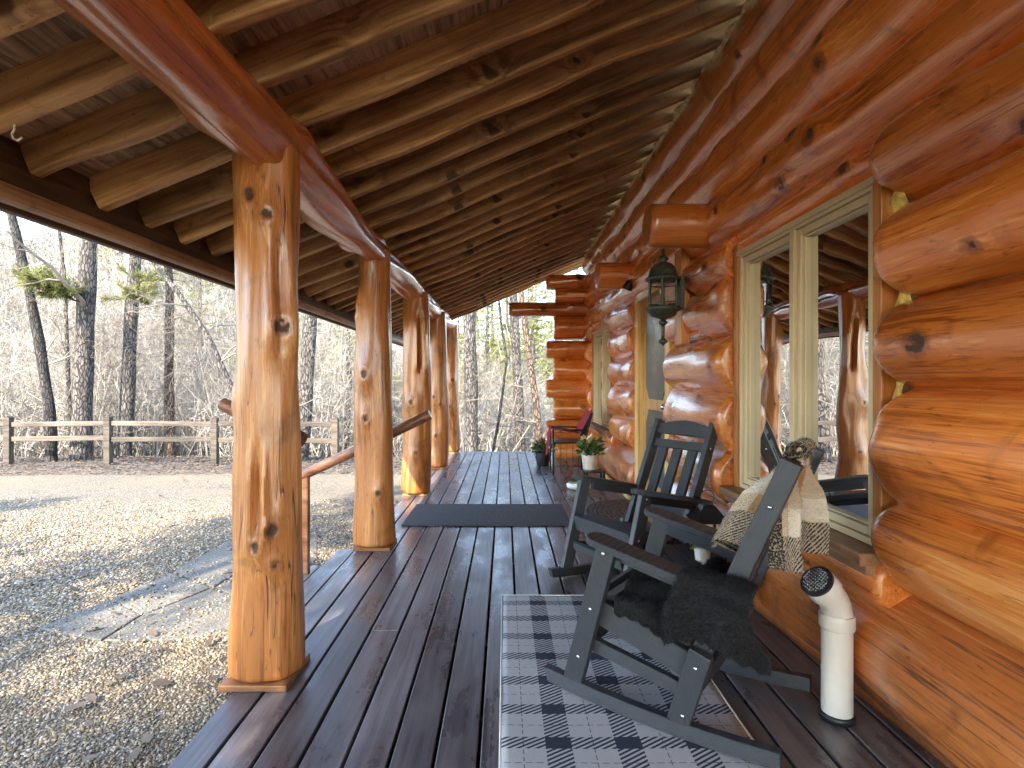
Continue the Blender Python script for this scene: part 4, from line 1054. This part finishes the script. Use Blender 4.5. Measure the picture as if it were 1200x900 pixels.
# flagged path from the steps across the gravel
poly = [(44, 738), (128, 704), (198, 672), (282, 628), (372, 628), (372, 655), (330, 700), (276, 742), (190, 752), (118, 752)]
pw = [gpt(*p) for p in poly]
def inpoly(x, y, P=[(p.x, p.y) for p in pw], m=0.0):
    r = np.zeros(np.shape(x), bool); n = len(P); k = n-1
    for q in range(n):
        (xi, yi), (xj, yj) = P[q], P[k]
        c = ((yi > y) != (yj > y)) & (x < (xj-xi)*(y-yi)/((yj-yi) if yj != yi else 1e-9)+xi); r ^= c; k = q
    return r
rp = np.random.RandomState(3)
mb = MB()
slabs = [[(44,738),(128,704),(165,722),(118,752)], [(130,703.5),(198,672),(246,690),(168,722)], [(200,671),(282,628),(330,640),(250,689)], [(285,627),(372,627),(372,655),(333,641)],
         [(166,723),(248,691),(300,712),(276,742),(190,752),(121,752)], [(252,690),(332,642),(371,656),(330,700),(302,711)]]
for sl_ in slabs:
    P = [gpt(*p) for p in sl_]; c = sum(P, Vector())/len(P)
    P = [c+(p-c)*.992 for p in P]; top = [Vector((p.x, p.y, float(gz(p.x, p.y))+.012)) for p in P]
    if (top[1]-top[0]).cross(top[2]-top[0]).z < 0: top.reverse()
    mb.prism([t-Vector((0, 0, .06)) for t in top], (0, 0, .06))
mb.build('path', M['paver'], None, bevel=.008, kind='structure')

# loose pebbles close to the porch
t = (1+5**.5)/2
IV = np.array([(-1,t,0),(1,t,0),(-1,-t,0),(1,-t,0),(0,-1,t),(0,1,t),(0,-1,-t),(0,1,-t),(t,0,-1),(t,0,1),(-t,0,-1),(-t,0,1)], float)/math.sqrt(1+t*t)
IF = np.array([(0,11,5),(0,5,1),(0,1,7),(0,7,10),(0,10,11),(1,5,9),(5,11,4),(11,10,2),(10,7,6),(7,1,8),(3,9,4),(3,4,2),(3,2,6),(3,6,8),(3,8,9),(4,9,5),(2,4,11),(6,2,10),(8,6,7),(9,8,1)])
def scatter(V0, F0, P, S, seed):
    rg = np.random.RandomState(seed); n = len(P); k = len(V0)
    az = rg.uniform(0, 6.3, n); ti = rg.uniform(-.5, .5, (n, 2))
    v = V0[None]*S[:, None, :]*(1+rg.uniform(-.18, .18, (n, k, 1)))
    ca, sa = np.cos(az)[:, None], np.sin(az)[:, None]
    x = v[..., 0]*ca-v[..., 1]*sa; y = v[..., 0]*sa+v[..., 1]*ca; z = v[..., 2]+x*ti[:, :1]*.5+y*ti[:, 1:]*.5
    out = np.stack([x, y, z], -1)+P[:, None, :]
    return out.reshape(-1, 3), (F0[None]+(np.arange(n)*k)[:, None, None]).reshape(-1, F0.shape[1])
n = 60000; d = 1.75*(8.5/1.75)**rp.rand(n)**.9; a = rp.uniform(-.98, -.10, n); x = a*d; y = d
ok = (x < -1.11) & ~((x > -1.72) & (y > 3.4) & (y < 4.64)); ip = inpoly(x, y); ok &= (~ip | (rp.rand(n) < .10)) & (rp.rand(n) < np.clip(1.35-(d-3)/6.0, .0, 1))
x, y, d, ip = x[ok], y[ok], d[ok], ip[ok]; n = len(x)
s = rp.uniform(.004, .0105, n)*np.clip(d/3.4, .85, 1.4); S = np.stack([s*rp.uniform(.9, 1.5, n), s, s*rp.uniform(.5, .8, n)], -1)
Pp = np.stack([x, y, gz(x, y)+s*.25+ip*.012], -1)
V, Fq = scatter(IV, IF, Pp, S, 8)
np_mesh('pebbles', V, Fq, M['pebble'], None, True, {'shade': np.repeat(rp.rand(n), 12)}, kind='stuff')
# fallen leaves
LV = np.array([(-1, 0, 0), (-.3, .45, .12), (.5, .4, .05), (1, 0, .18), (.5, -.4, .1), (-.3, -.45, .05)], float); LF = np.array([(0, 1, 2, 5), (5, 2, 3, 4)])
n = 9000; y = np.concatenate([rp.uniform(11.2, 14.5, 6800), rp.uniform(2, 11.5, 350), rp.uniform(14, 19, n-7150)]); x = rp.uniform(-1.05, -.05, n)*y
k = (x < -1.3) & ~((x > -1.75) & (y > 3.3) & (y < 4.7)); x, y = x[k], y[k]; n = len(x); s = rp.uniform(.025, .055, n)
V, Fq = scatter(LV, LF, np.stack([x, y, gz(x, y)+.03], -1), np.stack([s, s, s*rp.uniform(.4, 1.6, n)], -1), 4)
np_mesh('fallen_leaves', V, Fq, M['leaf_dry'], None, True, kind='stuff')

# ------------------------------------------------------------------ rail fence
fe = empty('rail_fence', (-7, 12.9, -.7), label='weathered two rail timber fence along the far side of the gravel yard', cat='fence')
fo = Vector((-7, 12.9, -.7)); fx = [-18.6, -16.25, -13.9, -11.55, -9.23, -6.75, -3.95]
for x in fx:
    z = float(gz(x, 12.9)); mb = MB(); mb.box(x-.07, x+.07, 12.83, 12.97, z-.1, z+1.10); mb.prism([(x-.07, 12.83, z+1.1005), (x+.07, 12.83, z+1.1005), (x, 12.83, z+1.15)], (0, .14, 0))
    o = mb.build('post', M['fence'], fe, bevel=.008); o.location = -fo
for x0, x1 in zip(fx, fx[1:]):
    for h in (.96, .60):
        z0, z1 = float(gz(x0, 12.9))+h+random.uniform(-.02, .02), float(gz(x1, 12.9))+h+random.uniform(-.02, .02)
        mb = MB(); mb.bar((x0+.072, 12.9, z0), (x1-.072, 12.9, z1), .05, .115); o = mb.build('rail', M['fence'], fe, bevel=.015); o.location = -fo

# ------------------------------------------------------------------ trees
class TB:     # fast collection of tapered tubes
    def __init__(s): s.V = []; s.F = []; s.n = 0
    def tube(s, P, rad, n):
        P = np.asarray(P, float); rad = np.asarray(rad, float); m = len(P)
        T = np.gradient(P, axis=0); T /= np.linalg.norm(T, axis=1)[:, None]+1e-9
        ref = np.array([.31, .77, .55]); A = np.cross(T, ref); A /= np.linalg.norm(A, axis=1)[:, None]+1e-9; B = np.cross(T, A)
        th = np.linspace(0, 2*PI, n, endpoint=False)
        V = P[:, None]+A[:, None]*np.cos(th)[None, :, None]*rad[:, None, None]+B[:, None]*np.sin(th)[None, :, None]*rad[:, None, None]
        i, j = np.meshgrid(np.arange(m-1), np.arange(n), indexing='ij'); j2 = (j+1) % n
        s.F.append(np.stack([i*n+j, i*n+j2, (i+1)*n+j2, (i+1)*n+j], -1).reshape(-1, 4)+s.n); s.V.append(V.reshape(-1, 3)); s.n += m*n
    def get(s): return np.concatenate(s.V), np.concatenate(s.F)
def grow(tb, p, d, L, r, lev, rg, droop=0, curl=.25, kids=(5, 4, 3), sides=(6, 4, 3, 3), up=.15):
    m = max(3, int(L/.35)) if lev == 0 else (5 if lev == 1 else 4)
    P = [np.array(p, float)]; dd = np.array(d, float)
    for k in range(m):
        dd = dd+rg.normal(0, curl*.35, 3); dd[2] += up*.2-droop*.1; dd /= np.linalg.norm(dd); P.append(P[-1]+dd*L/m)
    rad = np.linspace(r, r*.28, m+1)
    tb.tube(P, rad, sides[min(lev, 3)])
    if lev < len(kids):
        for k in range(kids[lev]):
            q = rg.uniform(.25, .98)*m; i = min(int(q), m-1); f = q-i; b = P[i]*(1-f)+P[i+1]*f
            t = P[i+1]-P[i]; t /= np.linalg.norm(t)
            s_ = np.cross(t, rg.normal(0, 1, 3)); s_ /= np.linalg.norm(s_)
            a = rg.uniform(.5, 1.15); nd = t*math.cos(a)+s_*math.sin(a)
            grow(tb, b, nd, L*rg.uniform(.35, .6), max(.004, rad[i]*rg.uniform(.3, .55)), lev+1, rg, droop, curl*1.2, kids, sides, up)
def tufts(rg, P, D, n, L, w, spread):
    """needle tufts round points P with direction D"""
    k = len(P); idx = rg.randint(0, k, n); c = P[idx]+rg.normal(0, spread, (n, 3)); d = D[idx]*.6+rg.normal(0, .6, (n, 3)); d /= np.linalg.norm(d, axis=1)[:, None]
    s_ = np.cross(d, rg.normal(0, 1, (n, 3))); s_ /= np.linalg.norm(s_, axis=1)[:, None]; l = L*rg.uniform(.6, 1.3, n)[:, None]
    V = np.concatenate([c-s_*w, c+s_*w, c+d*l+s_*w*.4, c+d*l-s_*w*.4]); i = np.arange(n)
    return V, np.stack([i, n+i, 2*n+i, 3*n+i], -1)
def real_tree(pix, wpx, D, bark, seed, label, cat='tree', top=11, nb=12, twig='twig_brown', lean_out=.5, name='bare_tree', low=1.5):
    rg = np.random.RandomState(seed)
    pts = [np.array(at(x, y, D)) for x, y in pix]
    pts.insert(0, pts[0]+(pts[0]-pts[1])*.0+np.array([0, 0, -1.2]))
    d = pts[-1]-pts[-2]; d /= np.linalg.norm(d); d = d+np.array([0, 0, .35]); d /= np.linalg.norm(d)
    while pts[-1][2] < top: pts.append(pts[-1]+d*1.1+rg.normal(0, .06, 3))
    pts = np.array(pts); tt = np.linspace(0, len(pts)-1, len(pts)*5); ii = np.minimum(tt.astype(int), len(pts)-2); f = (tt-ii)[:, None]; f = f*f*(3-2*f)*.5+f*.5
    Q = pts[ii]*(1-f)+pts[ii+1]*f
    r0 = wpx*D/F/2; zz = Q[:, 2]-Q[0, 2]; rad = r0*(1-.6*zz/zz[-1])*(1+.06*np.sin(zz*3+seed))*(1+.5*np.exp(-zz/.5))
    base = Q[0].copy(); root = empty(name, tuple(base), label=label, cat=cat)
    tb = TB(); tb.tube(Q-base, rad, 14); V, Fq = tb.get(); np_mesh('trunk', V, Fq, M[bark], root)
    tb = TB()
    for k in range(nb):
        q = rg.uniform(0, 1)**.8; h = low+(zz[-1]-low)*q; i = int(np.argmin(abs(zz-h))); az = rg.uniform(0, 2*PI)
        grow(tb, Q[i]-base, (math.cos(az), math.sin(az), rg.uniform(0, .7)), rg.uniform(1.2, 3.2)*(1.1-.4*q), rad[i]*rg.uniform(.18, .4), 0, rg, kids=(6, 4, 2), curl=.4)
    V, Fq = tb.get(); np_mesh('crown', V, Fq, M[twig], root)
    return root, base, Q, rad
real_tree([(61,548),(58,480),(46,400),(32,330),(12,245)], 13, 13.5, 'bark_dark', 1, 'dark slender tree leaning left just behind the fence', nb=12, low=3)
real_tree([(86,548),(80,450),(76,330),(70,275)], 6, 15.2, 'bark', 2, 'thin grey young tree between the leaning tree and the thick trunk', nb=12, top=8)
r3 = real_tree([(95,550),(97,450),(101,350),(105,270)], 23, 13.8, 'bark', 3, 'thickest grey trunk behind the left part of the fence', top=14, nb=10, low=4.2)
r4 = real_tree([(144,550),(149,480),(153,380),(159,300)], 17, 14.6, 'bark', 4, 'straight grey brown trunk right of the thickest trunk', top=13, nb=9, low=4)
real_tree([(199,546),(198,440),(199,340),(196,300)], 12, 15.6, 'bark_red', 5, 'reddish trunk left of the nearest porch post', top=12, nb=10, low=3.2)
real_tree([(300,530),(276,465),(243,392),(208,342),(176,303)], 8, 12.4, 'bark', 6, 'crooked tree slanting up to the left from behind the nearest post', top=6, nb=16, low=1.2)
real_tree([(352,545),(358,470),(363,380),(366,340)], 19, 14, 'bark', 7, 'thick grey trunk showing right of the nearest porch post', top=13, nb=10, low=4)
real_tree([(404,540),(410,450),(408,400)], 7, 17.5, 'bark_dark', 8, 'thin dark trunk beside the second porch post', top=10, nb=12)
real_tree([(552,560),(552,450),(550,380),(550,330)], 18, 15, 'bark', 9, 'thick pine trunk beyond the deck, next to the farthest post', top=14, nb=6, low=5)
real_tree([(611,560),(607,450),(603,380),(601,330)], 13, 16, 'bark', 10, 'upright trunk under the long projecting roof log', top=13, nb=8, low=4)
real_tree([(637,560),(628,470),(618,400),(611,350)], 9, 14.4, 'bark_red', 11, 'brown tree leaning left near the log corner', top=11, nb=12, low=2)
real_tree([(572,560),(585,490),(594,420),(588,385)], 4, 13.2, 'bark_dark', 12, 'forked dark sapling beyond the middle of the deck end', top=6, nb=12, low=.8)
# a pine bough on the thickest trunk and one on its neighbour
def bough(root, base, p0, p1, seed, n=3200, name='bough'):
    rg = np.random.RandomState(seed); a = np.array(p0)-base; b = np.array(p1)-base; tb = TB(); P = []; Dn = []
    q = np.linspace(0, 1, 8)[:, None]; path = a*(1-q)+b*q+np.array([0, 0, 1])*(-.18*np.sin(PI*q)); tb.tube(path, np.linspace(.03, .008, 8), 5)
    for k in range(26):
        t_ = rg.uniform(.15, 1); i = min(int(t_*7), 6); c = path[i]+(path[i+1]-path[i])*(t_*7-i); dd = (b-a)/np.linalg.norm(b-a)*.7+rg.normal(0, .6, 3)*np.array([1, 1, .35]); dd /= np.linalg.norm(dd)
        e = c+dd*rg.uniform(.25, .7); tb.tube([c, (c+e)/2+rg.normal(0, .03, 3), e], [.008, .006, .003], 3)
        for s_ in np.linspace(.35, 1, 7): P.append(c+(e-c)*s_); Dn.append(dd)
    V, Fq = tb.get(); br = np_mesh(name, V, Fq, M['bark_dark'], root)
    V, Fq = tufts(rg, np.array(P), np.array(Dn), n, .14, .007, .025); np_mesh('needles', V, Fq, M['needles'], br, False)
bough(r3[0], r3[1], at(103, 345, 13.7), at(28, 318, 12.6), 3); bough(r3[0], r3[1], at(103, 352, 13.7), at(60, 330, 13.2), 4, 2200); bough(r4[0], r4[1], at(152, 352, 14.4), at(164, 330, 13.2), 5, 3000)

# evergreens
def pine_proto(seed, h, name='pine_tree', dens=5200, rad=2.6):
    rg = np.random.RandomState(seed); root = empty(name); tb = TB()
    tb.tube([(0, 0, -1), (.05, 0, h*.3), (-.04, .05, h*.65), (0, 0, h)], [h*.02, h*.015, h*.009, .015], 8); V, Fq = tb.get(); np_mesh('trunk', V, Fq, M['bark'], root)
    tb = TB(); P = []; Dn = []; z = h*.12
    while z < h*.98:
        q = z/h
        for k in range(rg.randint(3, 6)):
            az = rg.uniform(0, 2*PI); L = rad*(1.06-q)*rg.uniform(.55, 1.15)
            d = np.array([math.cos(az), math.sin(az), rg.uniform(-.05, .35)]); a = np.array([0, 0, z]); path = [a, a+d*L*.5-np.array([0, 0, .06*L]), a+d*L+np.array([0, 0, .05*L])]; tb.tube(path, [.03*(1.2-q), .018, .006], 4)
            for w in range(9):
                t_ = rg.uniform(.3, 1); c = a+d*L*t_; e = np.array([math.cos(az+rg.uniform(-1.2, 1.2)), math.sin(az+rg.uniform(-1.2, 1.2)), rg.uniform(-.1, .3)])*rg.uniform(.2, .55)*(1.15-q*.6)
                for s_ in (.4, .7, 1): P.append(c+e*s_); Dn.append(e/np.linalg.norm(e))
        z += rg.uniform(.28, .55)
    V, Fq = tb.get(); cr = np_mesh('crown', V, Fq, M['bark_dark'], root)
    V, Fq = tufts(rg, np.array(P), np.array(Dn), dens, .20, .016, .05); np_mesh('needles', V, Fq, M['needles'], cr, False)
    return root
def place(o, x, y, s, rz): o.location = (x, y, float(gz(x, y))-.05); o.scale = (s, s, s); o.rotation_euler = (0, 0, rz)
pr = [pine_proto(21, 11), pine_proto(22, 8.5, dens=5600, rad=2.4)]
spots = [(-8.6, 24, .75), (-4.2, 21, .55), (-1.6, 26, .6), (.6, 24, .45), (2.6, 27, .62), (-6.5, 30, .8), (-14.5, 31, .8), (-1.2, 36, .9), (1.9, 38, 1), (-3.5, 42, 1.05), (-12, 44, 1), (-22, 40, .9), (-28, 50, 1.1), (4.5, 33, .9), (-19, 56, 1.1), (-9, 58, 1.1), (0.2, 52, 1.1), (-36, 52, 1), (4.2, 46, 1.1), (-6.2, 50, 1.0), (-.4, 29, .75), (1.3, 31, .8), (3.3, 36, .95), (-2.3, 31, .8), (2.2, 44, 1.1), (-1.0, 45, 1.1), (.8, 60, 1.3), (3.4, 60, 1.3), (-3.2, 62, 1.3), (-6, 38, .9), (-10.5, 36, .85), (-16, 40, .9), (5.2, 40, 1), (.3, 33.5, .75), (-.9, 19.5, .42), (.75, 20.5, .40), (1.9, 22, .5), (-2.6, 19, .45), (-4.6, 17.5, .42), (.1, 22.5, .5)]
rgp = random.Random(5)
for i, (x, y, s) in enumerate(spots):
    o = pr[i] if i < 2 else copy_tree(pr[rgp.randrange(2)])
    place(o, x, y, s*rgp.uniform(.9, 1.1), rgp.uniform(0, 6)); props(o, 'yellow green pine among bare brush on the slope beyond the yard', 'pine tree', 'pines on the slope beyond the fence')
# bare saplings in the brush behind the fence
def sapling(seed, h):
    rg = np.random.RandomState(seed); root = empty('bare_sapling'); tb = TB()
    for k in range(rg.randint(1, 4)): grow(tb, (rg.uniform(-.2, .2), rg.uniform(-.2, .2), -.2), (rg.uniform(-.3, .3), rg.uniform(-.3, .3), 1), h*rg.uniform(.7, 1), .015*h/4, 0, rg, kids=(17, 7, 4), curl=.3, sides=(5, 3, 3, 3))
    V, Fq = tb.get(); return V, Fq
sp = []
for k in range(7):
    V, Fq = sapling(40+k, 3.2+.5*k); o = np_mesh('bare_sapling', V, Fq, M['twig' if k % 3 == 0 else 'twig_brown']); sp.append(o)
n = 0; rgs = random.Random(8)
while n < 90:
    y = 16.0+rgs.random()**1.3*12; x = rgs.uniform(-1.0, .12)*y
    if abs(x) < .0: continue
    o = sp[n] if n < 7 else sp[rgs.randrange(7)].copy()
    if n >= 7: C.objects.link(o)
    place(o, x, y, rgs.uniform(.55, 1.15), rgs.uniform(0, 6.3)); props(o, 'bare pale sapling in the brush behind the fence', 'sapling', 'bare saplings in the brush'); n += 1
# the mass of twiggy brush over the valley and hillside
rg = np.random.RandomState(77); Vs = []; Fs = []; off = 0
def shrub(rg, h, ns, nt):
    P0 = []; P1 = []; W = []
    for k in range(ns):
        az = rg.uniform(0, 2*PI); lean = rg.uniform(0, .5); b = rg.normal(0, .25, 3)*[1, 1, 0]; d = np.array([math.cos(az)*lean, math.sin(az)*lean, 1]); L = h*rg.uniform(.5, 1)
        m1 = b+d*L*.5+rg.normal(0, .12, 3); e = b+d*L+rg.normal(0, .25, 3); P0 += [b, m1]; P1 += [m1, e]; W += [.022, .013]
        for t_ in range(nt):
            q = rg.uniform(.15, 1); c = (b+(m1-b)*q*2) if q < .5 else (m1+(e-m1)*(q-.5)*2); td = rg.normal(0, .7, 3)+[0, 0, .5]; td = td/np.linalg.norm(td)*h*rg.uniform(.08, .3); P0.append(c); P1.append(c+td); W.append(.009)
            for t2 in range(2): c2 = c+td*rg.uniform(.3, 1); P0.append(c2); P1.append(c2+(td*.4+rg.normal(0, .12*h*.3, 3))*.8); W.append(.006)
    return np.array(P0), np.array(P1), np.array(W)
base_sh = [shrub(rg, 3.4, 7, 9) for _ in range(6)]
for k in range(2300):
    y = 15.5+58*rg.rand()**1.25; x = rg.uniform(-1.02, .22)*y
    if x/y > -.22 and rg.rand() < .62: continue
    a, b, w = base_sh[rg.randint(6)]; s = rg.uniform(.5, 1.25)*(1+.010*(y-15)); az = rg.uniform(0, 6.3); ca, sa = math.cos(az), math.sin(az); Rm = np.array([[ca, -sa, 0], [sa, ca, 0], [0, 0, 1]])
    o = np.array([x, y, float(gz(x, y))-.1]); A = a@Rm.T*s+o; B = b@Rm.T*s+o
    sd_ = np.cross(B-A, rg.normal(0, 1, A.shape)); sd_ /= np.linalg.norm(sd_, axis=1)[:, None]+1e-9; ww = (w*np.clip(y/22, .8, 2.2))[:, None]
    m = len(A); Vs.append(np.concatenate([A-sd_*ww, A+sd_*ww, B+sd_*ww*.5, B-sd_*ww*.5])); i = np.arange(m); Fs.append(np.stack([i, m+i, 2*m+i, 3*m+i], -1)+off); off += 4*m
V, Fq = np.concatenate(Vs), np.concatenate(Fs)
np_mesh('brush', V, Fq, M['brush'], None, False, kind='stuff')
# tall trees behind the camera that shade the near yard
shade = pine_proto(25, 12, dens=7500, rad=3.3)
for q, (x, y, s, lab) in enumerate(((-5.2, -7.0, 1.05, 'tall pine behind the viewer shading the near gravel'), (-3.0, -10.5, 1.15, 'pine behind the viewer close to the cabin side'), (-8.8, -6.6, 1.1, 'broad pine behind the viewer at the left of the yard'), (-6.4, -3.6, .85, 'smaller pine left of the viewer nearest the porch steps'), (-13.5, -6.5, 1.0, 'pine standing left of the viewer beyond the yard'), (-7.5, -11.5, 1.3, 'tallest pine behind the viewer'))):
    o = shade if q == 0 else copy_tree(shade); place(o, x, y, s, x*3); props(o, lab, 'pine tree', 'pines behind the viewer')
SUN, SKY, EXPO = 2.0, .15, 3.2
# ------------------------------------------------------------------ light and camera
sc = bpy.context.scene
SUN_AZ, SUN_EL = 204.0, 36.0       # clockwise from +Y ; behind the camera, to the left
wd = bpy.data.worlds.new('World'); sc.world = wd; wd.use_nodes = True
nt = wd.node_tree; bg = nt.nodes['Background']
sk = nt.nodes.new('ShaderNodeTexSky'); sk.sky_type = 'NISHITA'; sk.sun_disc = False
sk.sun_elevation = R(SUN_EL); sk.sun_rotation = R(SUN_AZ); sk.ozone_density = 2.2; sk.air_density = 1.0; sk.dust_density = .4
nt.links.new(sk.outputs[0], bg.inputs[0]); bg.inputs[1].default_value = SKY
sl = bpy.data.lights.new('sun', 'SUN'); sl.energy = SUN; sl.angle = R(.53); sl.color = (1, .94, .85)
so_ = bpy.data.objects.new('sun', sl); C.objects.link(so_)
dirv = Vector((math.sin(R(SUN_AZ))*math.cos(R(SUN_EL)), math.cos(R(SUN_AZ))*math.cos(R(SUN_EL)), math.sin(R(SUN_EL))))
so_.rotation_euler = (-dirv).to_track_quat('-Z', 'Y').to_euler(); so_.location = (0, 0, 20)
cd = bpy.data.cameras.new('camera'); cam = bpy.data.objects.new('camera', cd); C.objects.link(cam)
cam.location = (0, 0, H); cam.rotation_euler = (PI/2, 0, 0); cd.sensor_width = 36; cd.lens = 650/1200*36
cd.shift_x = 8/1200; cd.shift_y = -3/1200; cd.clip_end = 600; cd.clip_start = .02
sc.camera = cam
sc.view_settings.view_transform = 'Standard'; sc.view_settings.look = 'None'; sc.view_settings.gamma = 1; sc.view_settings.exposure = EXPO
sc.view_settings.use_curve_mapping = False
sc.view_settings.use_white_balance = True; sc.view_settings.white_balance_temperature = 7000; sc.view_settings.white_balance_tint = 10
sc.cycles.use_denoising = True; sc.cycles.max_bounces = 10; sc.cycles.diffuse_bounces = 7; sc.cycles.glossy_bounces = 5; sc.cycles.transparent_max_bounces = 24
sc.cycles.sample_clamp_indirect = 6; sc.cycles.caustics_reflective = False; sc.cycles.caustics_refractive = False
